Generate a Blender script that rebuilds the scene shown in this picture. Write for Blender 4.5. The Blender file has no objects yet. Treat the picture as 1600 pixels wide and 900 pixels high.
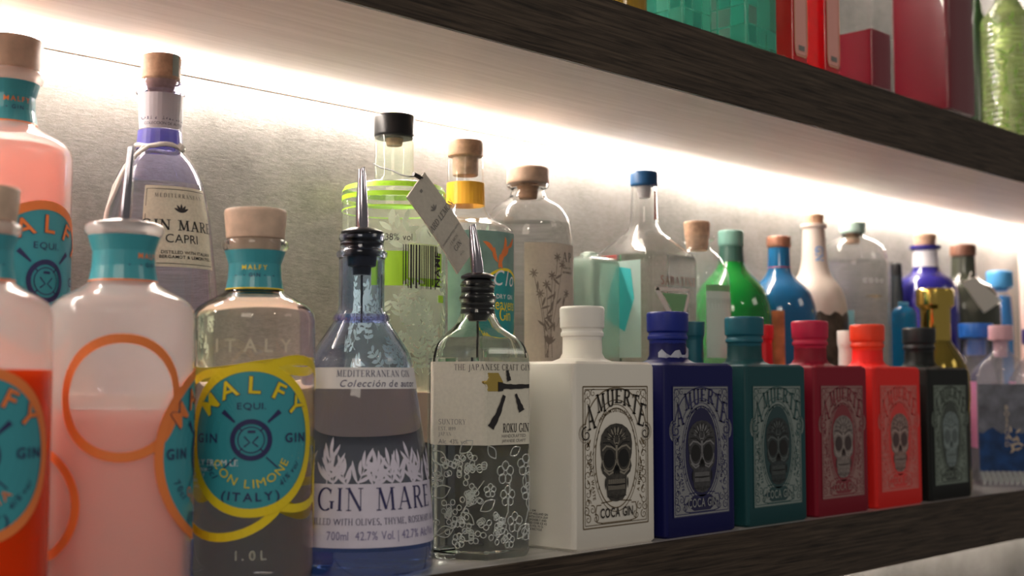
import bpy, bmesh, math, random
from mathutils import Vector, Matrix
random.seed(7)
PI = math.pi
SC = bpy.context.scene
COL = SC.collection

# ------------------------------------------------------------------ camera, world, light
F = 2000.0; D = 0.645; H0 = 0.129
PITCH = math.atan(147/F); YAW = math.atan(1966/F*math.cos(PITCH))
AX = Vector((math.cos(YAW)*math.cos(PITCH), math.sin(YAW)*math.cos(PITCH), math.sin(PITCH)))
RT = Vector((math.sin(YAW), -math.cos(YAW), 0)); UP = RT.cross(AX)
CAM = Vector((0, -D, H0))
cd = bpy.data.cameras.new('camera'); cam = bpy.data.objects.new('camera', cd); COL.objects.link(cam)
cam.location = CAM
cam.rotation_euler = Matrix((RT, UP, -AX)).transposed().to_euler()
cd.sensor_width = 36; cd.lens = 36*F/1600; cd.clip_start = 0.02
cd.dof.use_dof = True; cd.dof.focus_distance = 0.99; cd.dof.aperture_fstop = 6.5
SC.camera = cam
SC.view_settings.view_transform = 'Standard'; SC.view_settings.look = 'None'
SC.view_settings.exposure = 0.30; SC.view_settings.gamma = 1.0
w = bpy.data.worlds.new('room'); SC.world = w; w.use_nodes = True
w.node_tree.nodes['Background'].inputs[0].default_value = (1.0, 0.93, 0.86, 1)
w.node_tree.nodes['Background'].inputs[1].default_value = 0.12
def area(name, loc, target, sx, sy, power, color):
    l = bpy.data.lights.new(name, 'AREA'); l.shape = 'RECTANGLE'; l.size = sx; l.size_y = sy
    l.energy = power; l.color = color
    o = bpy.data.objects.new(name, l); COL.objects.link(o); o.location = loc
    o.rotation_euler = (Vector(target)-Vector(loc)).to_track_quat('-Z', 'Y').to_euler()
    return o
area('room_fill', (-0.9, -1.2, 1.0), (0.5, 0, 0.1), 0.7, 0.5, 6, (1.0, 0.88, 0.74))  # unseen front-left fill, added for the room light on the bottle fronts
area('room_fill', (2.2, -2.4, 1.5), (1.0, 0, 0.1), 0.8, 0.5, 4, (1.0, 0.90, 0.78))  # weaker unseen fill added from the front right
def point_light(name, loc, power, r=.03):
    l = bpy.data.lights.new(name, 'POINT'); l.energy = power; l.shadow_soft_size = r; l.color = (1.0, .90, .78)
    o = bpy.data.objects.new(name, l); COL.objects.link(o); o.location = loc
point_light('glint_light', (-.35, -1.0, .85), 2.6); point_light('glint_light', (.65, -1.15, .95), 2.2)  # unseen point lights added to put glints on the front glass
LED_E = 58.0

# ------------------------------------------------------------------ helpers: picture measurements -> metres
def ray(px, py): return AX + RT*((px-800)/F) - UP*((py-450)/F)
def at(px, py, Y):
    d = ray(px, py); return CAM + d*((Y+D)/d.y)
def mpp(px, Y):                      # metres per pixel for things standing at this column and depth
    p = at(px, 597, Y); return (p-CAM).dot(AX)/F

# ------------------------------------------------------------------ materials
MATS = {}; THIN = set()
def mat(name, col, rough=0.5, metal=0.0, trans=0.0, ior=1.45, emit=0, coat=0, bump=0, bscale=200, var=0, vscale=30, sheen=0):
    if name in MATS: return MATS[name]
    m = bpy.data.materials.new(name); m.use_nodes = True; nt = m.node_tree; b = nt.nodes['Principled BSDF']
    b.inputs['Base Color'].default_value = (*col, 1); b.inputs['Roughness'].default_value = rough
    b.inputs['Metallic'].default_value = metal; b.inputs['Transmission Weight'].default_value = trans
    b.inputs['IOR'].default_value = ior; b.inputs['Coat Weight'].default_value = coat
    if emit:
        b.inputs['Emission Color'].default_value = (*col, 1); b.inputs['Emission Strength'].default_value = emit
    if bump or var:
        tc = nt.nodes.new('ShaderNodeTexCoord')
    if bump:
        n = nt.nodes.new('ShaderNodeTexNoise'); n.inputs['Scale'].default_value = bscale; n.inputs['Detail'].default_value = 4
        bp = nt.nodes.new('ShaderNodeBump'); bp.inputs['Strength'].default_value = bump; bp.inputs['Distance'].default_value = 0.001
        nt.links.new(tc.outputs['Object'], n.inputs[0]); nt.links.new(n.outputs[0], bp.inputs['Height']); nt.links.new(bp.outputs[0], b.inputs['Normal'])
    if var:
        n = nt.nodes.new('ShaderNodeTexNoise'); n.inputs['Scale'].default_value = vscale; n.inputs['Detail'].default_value = 5
        r = nt.nodes.new('ShaderNodeValToRGB')
        r.color_ramp.elements[0].position = .3; r.color_ramp.elements[1].position = .7
        r.color_ramp.elements[0].color = (*[c*(1-var) for c in col], 1); r.color_ramp.elements[1].color = (*[min(1, c*(1+var)) for c in col], 1)
        nt.links.new(tc.outputs['Object'], n.inputs[0]); nt.links.new(n.outputs[0], r.inputs[0]); nt.links.new(r.outputs[0], b.inputs['Base Color'])
    MATS[name] = m; return m
def glass(name, col=(1, 1, 1), ior=1.42, rough=0.0): return mat(name, col, rough, 0, 1.0, ior)
def thin(name, col, clear=0.75, milk=0.0, gloss=0.04, rough=0.03, milkcol=None):
    """thin-walled glass: see-through share, milky (scattering) share and a fresnel gloss"""
    if name in MATS: return MATS[name]
    THIN.add(name)
    m = bpy.data.materials.new(name); m.use_nodes = True; nt = m.node_tree; N = nt.nodes; L = nt.links
    for n in list(N): N.remove(n)
    out = N.new('ShaderNodeOutputMaterial'); tr = N.new('ShaderNodeBsdfTransparent'); tr.inputs[0].default_value = (*col, 1)
    tl = N.new('ShaderNodeBsdfTranslucent'); di = N.new('ShaderNodeBsdfDiffuse'); mc = milkcol or col
    tl.inputs[0].default_value = (*mc, 1); di.inputs[0].default_value = (*mc, 1)
    mx = N.new('ShaderNodeMixShader'); mx.inputs[0].default_value = 0.5; L.new(di.outputs[0], mx.inputs[1]); L.new(tl.outputs[0], mx.inputs[2])
    m2 = N.new('ShaderNodeMixShader'); m2.inputs[0].default_value = milk; L.new(tr.outputs[0], m2.inputs[1]); L.new(mx.outputs[0], m2.inputs[2])
    gl = N.new('ShaderNodeBsdfGlossy'); gl.inputs['Roughness'].default_value = rough
    lw = N.new('ShaderNodeLayerWeight'); lw.inputs[0].default_value = .5
    fr = N.new('ShaderNodeMath'); fr.operation = 'POWER'; fr.inputs[1].default_value = 4.0; L.new(lw.outputs['Facing'], fr.inputs[0])
    ad = N.new('ShaderNodeMath'); ad.operation = 'ADD'; ad.inputs[1].default_value = gloss; L.new(fr.outputs[0], ad.inputs[0])
    m3 = N.new('ShaderNodeMixShader'); L.new(ad.outputs[0], m3.inputs[0]); L.new(m2.outputs[0], m3.inputs[1]); L.new(gl.outputs[0], m3.inputs[2])
    L.new(m3.outputs[0], out.inputs[0]); MATS[name] = m; return m
def wood(name, c1, c2, rough=0.5, scale=(3, 60, 60), bump=0.4, spec=0.5):
    if name in MATS: return MATS[name]
    m = bpy.data.materials.new(name); m.use_nodes = True; nt = m.node_tree; N = nt.nodes; L = nt.links; b = N['Principled BSDF']
    b.inputs['Roughness'].default_value = rough; b.inputs['Specular IOR Level'].default_value = spec
    tc = N.new('ShaderNodeTexCoord'); mp = N.new('ShaderNodeMapping'); mp.inputs['Scale'].default_value = scale
    n = N.new('ShaderNodeTexNoise'); n.inputs['Scale'].default_value = 5; n.inputs['Detail'].default_value = 8; n.inputs['Roughness'].default_value = .65; n.inputs['Distortion'].default_value = .6
    r = N.new('ShaderNodeValToRGB'); r.color_ramp.elements[0].position = .35; r.color_ramp.elements[1].position = .68
    r.color_ramp.elements[0].color = (*c1, 1); r.color_ramp.elements[1].color = (*c2, 1)
    bp = N.new('ShaderNodeBump'); bp.inputs['Strength'].default_value = bump; bp.inputs['Distance'].default_value = .0006
    L.new(tc.outputs['Object'], mp.inputs[0]); L.new(mp.outputs[0], n.inputs[0]); L.new(n.outputs[0], r.inputs[0])
    L.new(r.outputs[0], b.inputs['Base Color']); L.new(n.outputs[0], bp.inputs['Height']); L.new(bp.outputs[0], b.inputs['Normal'])
    MATS[name] = m; return m

# ------------------------------------------------------------------ object helpers
def obj(name, v, f, m, parent=None, sharp=35, smooth=True):
    me = bpy.data.meshes.new(name); me.from_pydata([tuple(p) for p in v], [], f)
    me.validate(); me.materials.append(m)
    if smooth and len(me.polygons):
        me.polygons.foreach_set('use_smooth', [True]*len(me.polygons))
        if sharp: me.set_sharp_from_angle(angle=math.radians(sharp))
    me.update()
    o = bpy.data.objects.new(name, me); COL.objects.link(o)
    if parent: o.parent = parent
    return o
def thing(name, label, cat, loc, rot=0, group=None):
    o = bpy.data.objects.new(name, None); COL.objects.link(o); o.location = loc; o.rotation_euler = (0, 0, rot)
    o.empty_display_size = .02; o['label'] = label; o['category'] = cat
    if group: o['group'] = group
    return o
def struct(o): o['kind'] = 'structure'; return o
def boxm(x0, x1, y0, y1, z0, z1, bv=0.0):
    bm = bmesh.new(); bmesh.ops.create_cube(bm, size=1)
    for v in bm.verts: v.co = Vector((x0+(v.co.x+.5)*(x1-x0), y0+(v.co.y+.5)*(y1-y0), z0+(v.co.z+.5)*(z1-z0)))
    if bv: bmesh.ops.bevel(bm, geom=bm.edges[:], offset=bv, segments=2, affect='EDGES', profile=.6)
    r = ([v.co.copy() for v in bm.verts], [[v.index for v in f.verts] for f in bm.faces]); bm.free(); return r
def rnd(pts, rad=0.002, seg=3):
    """round the corners of a profile [(r,z,s)]"""
    out = [pts[0]]
    for i in range(1, len(pts)-1):
        a, b, c = (Vector(p[:2]) for p in pts[i-1:i+2]); s = pts[i][2]; rr = pts[i][3] if len(pts[i]) > 3 else rad
        d1 = (a-b); d2 = (c-b); l1, l2 = d1.length, d2.length
        if l1 < 1e-6 or l2 < 1e-6 or d1.angle(d2) > 3.05 or rr <= 0: out.append(pts[i][:3]); continue
        k = min(rr, l1*.45, l2*.45); p = b+d1/l1*k; q = b+d2/l2*k
        for j in range(seg+1):
            t = j/seg; x = p*(1-t)**2+b*2*t*(1-t)+q*t*t; out.append((x.x, x.y, s))
    out.append(pts[-1]); return [tuple(o[:3]) for o in out]
def P3(pts): return [(p[0], p[1], p[2] if len(p) > 2 else 0.0, *(p[3:4])) for p in pts]
def circle(a): return 1.0
def polyshape(n, a0, cr=0.12):
    def fn(a):
        k = ((a-a0+PI/n) % (2*PI/n))-PI/n
        r = math.cos(PI/n)/math.cos(k); return r*(1-cr)+cr*min(r, .93) if False else min(r, 1-cr*.35+0*r)
    return fn
def rectshape(hx, hy, cr):
    """unit-normalised rounded rectangle: r(angle) with half sizes hx,hy (hx = 1)"""
    def fn(a):
        c, s = abs(math.cos(a)), abs(math.sin(a)); t = min(hx/c if c > 1e-9 else 9, hy/s if s > 1e-9 else 9)
        x, y = c*t, s*t
        if x > hx-cr and y > hy-cr:      # ray meets the corner circle
            cx, cy = hx-cr, hy-cr; bq = c*cx+s*cy; disc = bq*bq-(cx*cx+cy*cy-cr*cr)
            if disc > 0: return bq+math.sqrt(disc)
        return t
    return fn
def rectangles(hx, hy, cr, n=64):
    """angles that sample a rounded rectangle densely in its corners"""
    out = []
    for qx, qy, a0 in ((1, 1, 0), (-1, 1, PI/2), (-1, -1, PI), (1, -1, 3*PI/2)):
        for j in range(6):
            a = a0+PI/2*j/5; out.append(math.atan2(qy*(hy-cr)+cr*math.sin(a), qx*(hx-cr)+cr*math.cos(a)) % (2*PI))
    for s in range(4):
        for k in range(5): out.append((s*PI/2+(k-2)*.12) % (2*PI))
    out = sorted(out); res = [out[0]]
    for a in out[1:]:
        if a-res[-1] > .004: res.append(a)
    return res
def shell(pts, shape=circle, angs=None, n=56):
    angs = angs or [2*PI*i/n for i in range(n)]; n = len(angs); v = []; f = []
    rings = []
    for p in pts:
        r, z, s = p
        if r < 1e-5: v.append(Vector((0, 0, z))); rings.append([len(v)-1]); continue
        ring = []
        for a in angs:
            k = r*((1-s)+s*shape(a)); v.append(Vector((k*math.cos(a), k*math.sin(a), z))); ring.append(len(v)-1)
        rings.append(ring)
    for A, B in zip(rings, rings[1:]):
        if len(A) == 1 and len(B) == 1: continue
        for i in range(n):
            j = (i+1) % n
            if len(A) == 1: f.append([A[0], B[j], B[i]])
            elif len(B) == 1: f.append([A[i], A[j], B[0]])
            else: f.append([A[i], A[j], B[j], B[i]])
    return v, f
def rad_at(pts, z):
    best = 0, 0
    for a, b in zip(pts, pts[1:]):
        lo, hi = sorted((a[1], b[1]))
        if lo <= z <= hi and hi > lo:
            t = (z-a[1])/(b[1]-a[1]); r = a[0]+(b[0]-a[0])*t; s = a[2]+(b[2]-a[2])*t
            if r > best[0]: best = r, s
    return best
def facing(p): return math.atan2(-D-p[1], -p[0])      # direction from a thing towards the photographer

class Bottle:
    """a bottle: Empty root, outer profile (r,z[,shape,corner]) in metres from the base"""
    def __init__(s, name, label, px, Y, z0=0.0, cy=600, group=None, rot=0, cat='bottle'):
        p = at(px, cy, Y); s.X, s.Y, s.z0 = p.x, Y, z0; s.px = px; s.k = mpp(px, Y)
        s.root = thing(name, label, cat, (s.X, Y, z0), 0, group); s.face = facing((s.X, Y)); s.rot = rot
        s.shape = circle; s.angs = None
    def z(s, py): return at(s.px, py, s.Y).z - s.z0
    def prof(s, pts, rad=.002): # pts in picture pixels: (half width, y[, shape, corner metres]) bottom to top ; y None = base
        out = []
        for p in pts:
            zz = 0.0 if p[1] is None else s.z(p[1]); out.append((p[0]*s.k, zz, p[2] if len(p) > 2 else 0.0, *(p[3:4])))
        s.outer = rnd([(0, 0, out[0][2])]+out, rad); return s
    def glass(s, m, t=.0028, level=None, name='glass_body', bottom=.012, tn=None):
        if m.name in THIN:                      # thin-walled material: one skin is the whole wall
            s.g = obj(name, *shell(list(s.outer), s.shp, s.angs), m, s.root); return s.g
        o = list(s.outer); top = o[-1][1]; zl = s.z(level) if level is not None else bottom
        inner = []
        for r, z, sh in reversed(o):
            if z >= zl and r > t*1.6: inner.append((r-t, min(z, top-.0002) if z < top-.003 else z, sh))
        last = inner[-1]; inner.append((max(rad_at(o, zl)[0]-t, .002), zl, rad_at(o, zl)[1])); inner.append((0, zl, last[2]))
        s.g = obj(name, *shell(o+inner, s.shp, s.angs), m, s.root); return s.g
    def shp(s, a): return s.shape(a-s.rot)
    def solid(s, m, name='body', cap=True):
        o = list(s.outer)
        if cap and o[-1][0] > 1e-5: o.append((0, o[-1][1], 0))
        s.g = obj(name, *shell(o, s.shp, s.angs), m, s.root); return s.g
    def liquid(s, m, level, t=.0035, floor=.008, name='liquid'):
        zl = s.z(level); o = [(r-t, z, sh) for r, z, sh in s.outer if floor < z < zl and r > t*1.5]
        r1, s1 = rad_at(s.outer, floor); r2, s2 = rad_at(s.outer, zl)
        return obj(name, *shell([(0, floor, s1), (r1-t, floor, s1)]+o+[(r2-t, zl, s2), (0, zl, s2)], s.shp, s.angs), m, s.root)
    def lathe(s, name, pts, m, parent=None, rad=.0008, n=40): # pixel profile of a round part
        out = [(p[0]*s.k, s.z(p[1]), 0.0) for p in pts]
        pr = rnd([(0, out[0][1], 0)]+out+[(0, out[-1][1], 0)], rad)
        return obj(name, *shell(pr, n=n), m, parent or s.root)
    def cylmap(s, a0=0.0, zc=None, off=.0004, flatR=None):
        """map 2-D art (metres) onto the outside, a0 = turn from facing the photographer (positive to the right)"""
        R0 = flatR or rad_at(s.outer, zc)[0]
        def fn(x, y):
            a = s.face+a0+x/R0; z = zc+y; r, sh = rad_at(s.outer, z); r = r*((1-sh)+sh*s.shp(a))+off
            return Vector((r*math.cos(a), r*math.sin(a), z))
        return fn

# ------------------------------------------------------------------ 2-D art
class Art:
    def __init__(s): s.v = []; s.f = []
    def add(s, v, f):
        b = len(s.v); s.v += v; s.f += [[i+b for i in q] for q in f]; return s
    def grid(s, x0, x1, y0, y1, nx=12, ny=2, top=None):
        v = [(x0+(x1-x0)*i/nx, y0+((y1 if not top else top((x0+(x1-x0)*i/nx)))-y0)*j/ny) for j in range(ny+1) for i in range(nx+1)]
        f = [[j*(nx+1)+i, j*(nx+1)+i+1, (j+1)*(nx+1)+i+1, (j+1)*(nx+1)+i] for j in range(ny) for i in range(nx)]
        return s.add(v, f)
    def disc(s, cx, cy, rx, ry, nr=5, n=48):
        v = [(cx, cy)]; f = []
        for k in range(1, nr+1):
            for i in range(n): a = 2*PI*i/n; v.append((cx+rx*k/nr*math.cos(a), cy+ry*k/nr*math.sin(a)))
        for i in range(n): f.append([0, 1+i, 1+(i+1) % n])
        for k in range(nr-1):
            for i in range(n): a = 1+k*n+i; b = 1+k*n+(i+1) % n; f.append([a, a+n, b+n, b])
        return s.add(v, f)
    def ring(s, cx, cy, rx, ry, wd, a0=0, a1=360, n=48):
        v = []; f = []
        for i in range(n+1):
            a = math.radians(a0+(a1-a0)*i/n); c, q = math.cos(a), math.sin(a)
            v += [(cx+(rx-wd/2)*c, cy+(ry-wd/2)*q), (cx+(rx+wd/2)*c, cy+(ry+wd/2)*q)]
            if i: k = 2*i; f.append([k-2, k-1, k+1, k])
        return s.add(v, f)
    def line(s, pts, wd, taper=None):
        v = []; f = []; n = len(pts)
        for i, p in enumerate(pts):
            a = Vector(pts[max(i-1, 0)]); b = Vector(pts[min(i+1, n-1)]); d = (b-a)
            if d.length < 1e-9: d = Vector((1, 0))
            d.normalize(); nn = Vector((-d.y, d.x)); ww = wd(i/(n-1)) if callable(wd) else wd
            v += [(p[0]-nn.x*ww/2, p[1]-nn.y*ww/2), (p[0]+nn.x*ww/2, p[1]+nn.y*ww/2)]
            if i: k = 2*i; f.append([k-2, k, k+1, k-1])
        return s.add(v, f)
    def leaf(s, x, y, ang, ln, wd, n=5, bend=0.0):
        pts = []; a = ang
        for i in range(n+1): pts.append((x, y)); x += ln/n*math.cos(a); y += ln/n*math.sin(a); a += bend/n
        return s.line(pts, lambda t: max(wd*math.sin(PI*min(1, t*.94+.06))**.8, wd*.04))
    def spiral(s, cx, cy, r, turns, a0, wd, dirn=1, n=26):
        return s.line([(cx+r*(1-.85*i/n)*math.cos(a0+dirn*turns*2*PI*i/n), cy+r*(1-.85*i/n)*math.sin(a0+dirn*turns*2*PI*i/n)) for i in range(n+1)], lambda t: wd*(1-.5*t))
    def poly(s, pts): return s.add(list(pts), [list(range(len(pts)))])
    def text(s, t, x, y, size, font='B', sx=1.0, sp=0.12, arc=None, align='c', rot=0, flip=False):
        gl = [glyph(c, font) if c != ' ' else None for c in t]
        adv = [(g[2] if g else .32) for g in gl]; tot = (sum(adv)+sp*(len(t)-1))*size*sx
        cx = {'c': -tot/2, 'l': 0, 'r': -tot}[align]
        for g, a in zip(gl, adv):
            wd = a*size*sx
            if g:
                v = []
                for q in g[0]:
                    lx, ly = q[0]*size*sx, q[1]*size
                    if arc:
                        an = (cx+wd/2)/arc; mx = lx-wd/2
                        if not flip: px = (arc)*math.sin(an)+mx*math.cos(an)+ly*math.sin(an); py = arc*math.cos(an)-mx*math.sin(an)+ly*math.cos(an)-arc
                        else: px = arc*math.sin(an)+mx*math.cos(an)-ly*math.sin(an); py = arc-arc*math.cos(an)+mx*math.sin(an)+ly*math.cos(an)
                    else: px, py = cx+lx, ly
                    c, q2 = math.cos(rot), math.sin(rot); v.append((x+px*c-py*q2, y+px*q2+py*c))
                s.add(v, g[1])
            cx += wd+sp*size*sx
        return s
    def put(s, name, m, fn, parent, two=False):
        return obj(name, [fn(x, y) for x, y in s.v], s.f, m, parent, smooth=False)
GL = {}
def glyph(c, font):
    k = (c, font)
    if k in GL: return GL[k]
    if font[0] == 'S' and c in SERIF: GL[k] = serif(c, font)
    else:
        cu = bpy.data.curves.new('t', 'FONT'); cu.body = c; cu.size = 1.37; cu.resolution_u = 3
        if font == 'BO': cu.offset = .05
        if font == 'BB': cu.offset = .022
        if font == 'I': cu.shear = .3
        o = bpy.data.objects.new('t', cu); COL.objects.link(o)
        dg = bpy.context.evaluated_depsgraph_get(); me = bpy.data.meshes.new_from_object(o.evaluated_get(dg), depsgraph=dg)
        v = [(p.co.x, p.co.y) for p in me.vertices]; f = [list(p.vertices) for p in me.polygons]
        bpy.data.objects.remove(o); bpy.data.curves.remove(cu); bpy.data.meshes.remove(me)
        if v:
            x0 = min(p[0] for p in v); x1 = max(p[0] for p in v); v = [(p[0]-x0, p[1]) for p in v]; GL[k] = (v, f, x1-x0)
        else: GL[k] = ([], [], .3)
    return GL[k]
def arcp(cx, cy, rx, ry, a0, a1, n=12): return [(cx+rx*math.cos(math.radians(a0+(a1-a0)*i/n)), cy+ry*math.sin(math.radians(a0+(a1-a0)*i/n))) for i in range(n+1)]
# strokes (points, weight) weight: 1 thick, 0 thin, None = by direction ; serif positions
SERIF = {
 'I': (.3, [([(.15, 0), (.15, 1)], 1)], [(.15, 0), (.15, 1)]),
 'N': (.82, [([(.14, 0), (.14, 1)], 0), ([(.12, 1), (.70, 0)], 1), ([(.70, 0), (.70, 1)], 0)], [(.14, 0), (.10, 1), (.70, 1)]),
 'M': (.98, [([(.14, 0), (.18, 1)], 0), ([(.18, 1), (.49, .05)], 1), ([(.49, .05), (.80, 1)], 0), ([(.80, 1), (.85, 0)], 1)], [(.14, 0), (.85, 0), (.14, 1), (.84, 1)]),
 'A': (.80, [([(.10, 0), (.40, 1)], 0), ([(.40, 1), (.70, 0)], 1), ([(.21, .34), (.60, .34)], 0)], [(.10, 0), (.70, 0)]),
 'R': (.74, [([(.14, 0), (.14, 1)], 1), ([(.14, .97)]+arcp(.34, .75, .22, .23, 90, -90)+[(.14, .51)], None), ([(.34, .51), (.66, 0)], 1)], [(.14, 0), (.12, 1), (.68, 0)]),
 'E': (.64, [([(.14, 0), (.14, 1)], 1), ([(.14, .97), (.54, .97)], 0), ([(.14, .51), (.44, .51)], 0), ([(.14, .03), (.58, .03)], 0), ([(.56, 0), (.56, .2)], 0), ([(.53, .82), (.53, 1)], 0)], [(.12, 0), (.12, 1)]),
 'F': (.60, [([(.14, 0), (.14, 1)], 1), ([(.14, .97), (.54, .97)], 0), ([(.14, .51), (.44, .51)], 0), ([(.53, .82), (.53, 1)], 0)], [(.14, 0), (.12, 1)]),
 'L': (.62, [([(.14, 0), (.14, 1)], 1), ([(.14, .03), (.56, .03)], 0), ([(.55, 0), (.55, .2)], 0)], [(.14, 1), (.12, 0)]),
 'G': (.84, [(arcp(.42, .5, .36, .49, 45, 305, 16), None), ([(.74, .42), (.74, .08)], 1), ([(.66, .74), (.70, .95)], 0)], [(.74, .42)]),
 'C': (.76, [(arcp(.42, .5, .36, .49, 45, 315, 16), None), ([(.67, .74), (.70, .95)], 0)], []),
 'O': (.86, [(arcp(.43, .5, .37, .49, 0, 360, 22), None)], []),
 'U': (.80, [([(.15, 1), (.15, .35)]+arcp(.40, .30, .25, .29, 180, 360)+[(.65, 1)], None)], [(.15, 1), (.65, 1)]),
 'T': (.72, [([(.36, 0), (.36, 1)], 1), ([(.04, .97), (.68, .97)], 0), ([(.05, .8), (.05, 1)], 0), ([(.67, .8), (.67, 1)], 0)], [(.36, 0)]),
 'Y': (.74, [([(.08, 1), (.37, .45)], 1), ([(.66, 1), (.37, .45)], 0), ([(.37, .45), (.37, 0)], 1)], [(.10, 1), (.66, 1), (.37, 0)]),
 'K': (.76, [([(.14, 0), (.14, 1)], 1), ([(.14, .42), (.62, 1)], 0), ([(.28, .55), (.68, 0)], 1)], [(.14, 0), (.14, 1), (.62, 1), (.70, 0)]),
 'S': (.58, [([(.50, .86)]+arcp(.29, .75, .20, .23, 45, 250, 8)+arcp(.29, .26, .22, .24, 70, -130, 8)+[(.08, .14)], None)], []),
 'P': (.66, [([(.14, 0), (.14, 1)], 1), ([(.14, .97)]+arcp(.34, .73, .22, .24, 90, -90)+[(.14, .49)], None)], [(.14, 0), (.12, 1)]),
 'D': (.80, [([(.14, 0), (.14, 1)], 1), ([(.14, .97)]+arcp(.34, .5, .36, .47, 90, -90, 14)+[(.14, .03)], None)], [(.12, 0), (.12, 1)]),
 'H': (.82, [([(.14, 0), (.14, 1)], 1), ([(.68, 0), (.68, 1)], 1), ([(.14, .5), (.68, .5)], 0)], [(.14, 0), (.14, 1), (.68, 0), (.68, 1)]),
 'B': (.68, [([(.14, 0), (.14, 1)], 1), ([(.14, .97)]+arcp(.34, .76, .18, .21, 90, -90)+[(.14, .55)], None), ([(.14, .53)]+arcp(.36, .28, .22, .25, 90, -90)+[(.14, .03)], None)], [(.12, 0), (.12, 1)]),
}
def serif(c, font):
    T, t = (.17, .075) if font == 'SB' else (.125, .045)
    wd, st, se = SERIF[c]; a = Art()
    for pts, k in st:
        if k is None:
            n = len(pts)
            def wf(u, pts=pts, n=n):
                i = min(int(u*(n-1)+.5), n-1); p = Vector(pts[max(i-1, 0)]); q = Vector(pts[min(i+1, n-1)]); d = q-p
                return t+(T-t)*abs(d.y)/max(d.length, 1e-6)
            a.line(pts, wf)
        else: a.line(pts, T if k else t)
    for x, y in se:
        y = y+(t*.45 if y < .3 else -t*.45); a.line([(x-T*.95, y), (x+T*.95, y)], t*.9)
    return a.v, a.f, wd

# ------------------------------------------------------------------ materials used
M_FASCIA = wood('dark_oak_fascia', (.014, .009, .006), (.095, .068, .048), .55, (2.2, 45, 70), .9, .25)
M_SOFFIT = wood('pale_board', (.70, .60, .55), (.84, .74, .69), .55, (1.2, 30, 30), .25)
M_TOP = wood('shelf_top_board', (.42, .40, .39), (.52, .49, .48), .20, (1.2, 30, 30), .15)
M_RISER = wood('riser_board', (.030, .028, .030), (.07, .062, .060), .35, (2, 40, 40), .3)
M_LED = mat('led_light', (1.0, .90, .80), emit=LED_E)
M_SEAM = mat('brown_seam', (.16, .09, .05), .5)
M_CORK = mat('cork_wood', (.50, .31, .20), .6, var=.28, vscale=160, bump=.2, bscale=700)
M_BEECH = mat('beech_wood', (.62, .45, .34), .5, var=.14, vscale=120)
M_BLACK = mat('black_plastic', (.015, .015, .017), .35)
M_RUB = mat('black_rubber', (.02, .02, .024), .28)
M_STEEL = mat('pourer_steel', (.42, .40, .45), .14, 1.0)
M_PAPER = mat('cream_paper', (.70, .67, .57), .75, var=.05, vscale=400)
M_PARCH = mat('parchment_label', (.66, .61, .50), .8, var=.08, vscale=500)
M_INK = mat('black_ink', (.02, .018, .02), .6)
M_INKB = mat('navy_ink', (.03, .03, .12), .5)
M_GREY = mat('grey_ink', (.20, .19, .18), .6)
M_WHITE = mat('white_print', (.82, .80, .82), .5)
M_GOLD = mat('gold_foil', (.75, .55, .15), .25, .9)
M_TEAL = mat('teal_print', (.045, .33, .40), .4, coat=.3)
M_YEL = mat('yellow_print', (.86, .66, .02), .4)
M_ORA = mat('orange_print', (.90, .24, .06), .45)
M_CLEAR = glass('clear_glass', (.97, .985, .98), 1.42)
M_CLEARTHIN = thin('clear_thin_glass', (.96, .975, .97), milk=.06, gloss=.03, milkcol=(.9, .92, .92))
M_CLEARBACK = glass('clear_bottle_glass', (.985, .99, .985), 1.36)
M_CRYS = thin('clear_cut_crystal', (.95, .95, .98), milk=.18, gloss=.10, milkcol=(.92, .90, .98))
M_PURE = thin('clear_plain_glass', (.97, .97, .97), gloss=.02)
M_STRING = mat('twine', (.75, .72, .68), .9)

# ------------------------------------------------------------------ setting: wall and shelves
ZC = 0.129+0.246; ZU = 0.129+0.305; WY = 0.2235; ZB = -.0566; X0, X1 = -.55, 3.3
def wall_mat():
    m = bpy.data.materials.new('metallic_grey_wallcovering'); m.use_nodes = True; nt = m.node_tree; N = nt.nodes; L = nt.links; b = N['Principled BSDF']
    tc = N.new('ShaderNodeTexCoord')
    n1 = N.new('ShaderNodeTexNoise'); n1.inputs['Scale'].default_value = 7; n1.inputs['Detail'].default_value = 8; n1.inputs['Roughness'].default_value = .6
    mp = N.new('ShaderNodeMapping'); mp.inputs['Scale'].default_value = (1, 1, 3.5)
    n2 = N.new('ShaderNodeTexNoise'); n2.inputs['Scale'].default_value = 150; n2.inputs['Detail'].default_value = 6; n2.inputs['Roughness'].default_value = .8
    L.new(tc.outputs['Object'], n1.inputs[0]); L.new(tc.outputs['Object'], mp.inputs[0]); L.new(mp.outputs[0], n2.inputs[0])
    mx = N.new('ShaderNodeMath'); mx.operation = 'MULTIPLY_ADD'; mx.inputs[1].default_value = .45; L.new(n2.outputs[0], mx.inputs[0])
    m5 = N.new('ShaderNodeMath'); m5.operation = 'MULTIPLY'; m5.inputs[1].default_value = .6; L.new(n1.outputs[0], m5.inputs[0]); L.new(m5.outputs[0], mx.inputs[2])
    r = N.new('ShaderNodeValToRGB'); r.color_ramp.elements[0].position = .36; r.color_ramp.elements[1].position = .68
    r.color_ramp.elements[0].color = (.115, .110, .10, 1); r.color_ramp.elements[1].color = (.34, .325, .305, 1)
    L.new(mx.outputs[0], r.inputs[0]); L.new(r.outputs[0], b.inputs['Base Color']); b.inputs['Roughness'].default_value = .5; b.inputs['Metallic'].default_value = .25
    bp = N.new('ShaderNodeBump'); bp.inputs['Strength'].default_value = .5; bp.inputs['Distance'].default_value = .0008; L.new(n2.outputs[0], bp.inputs['Height']); L.new(bp.outputs[0], b.inputs['Normal'])
    return m
M_WALL = wall_mat()
struct(obj('wall_back', *boxm(X0, X1, WY, WY+.08, -.62, 1.15), M_WALL, smooth=False))
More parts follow.
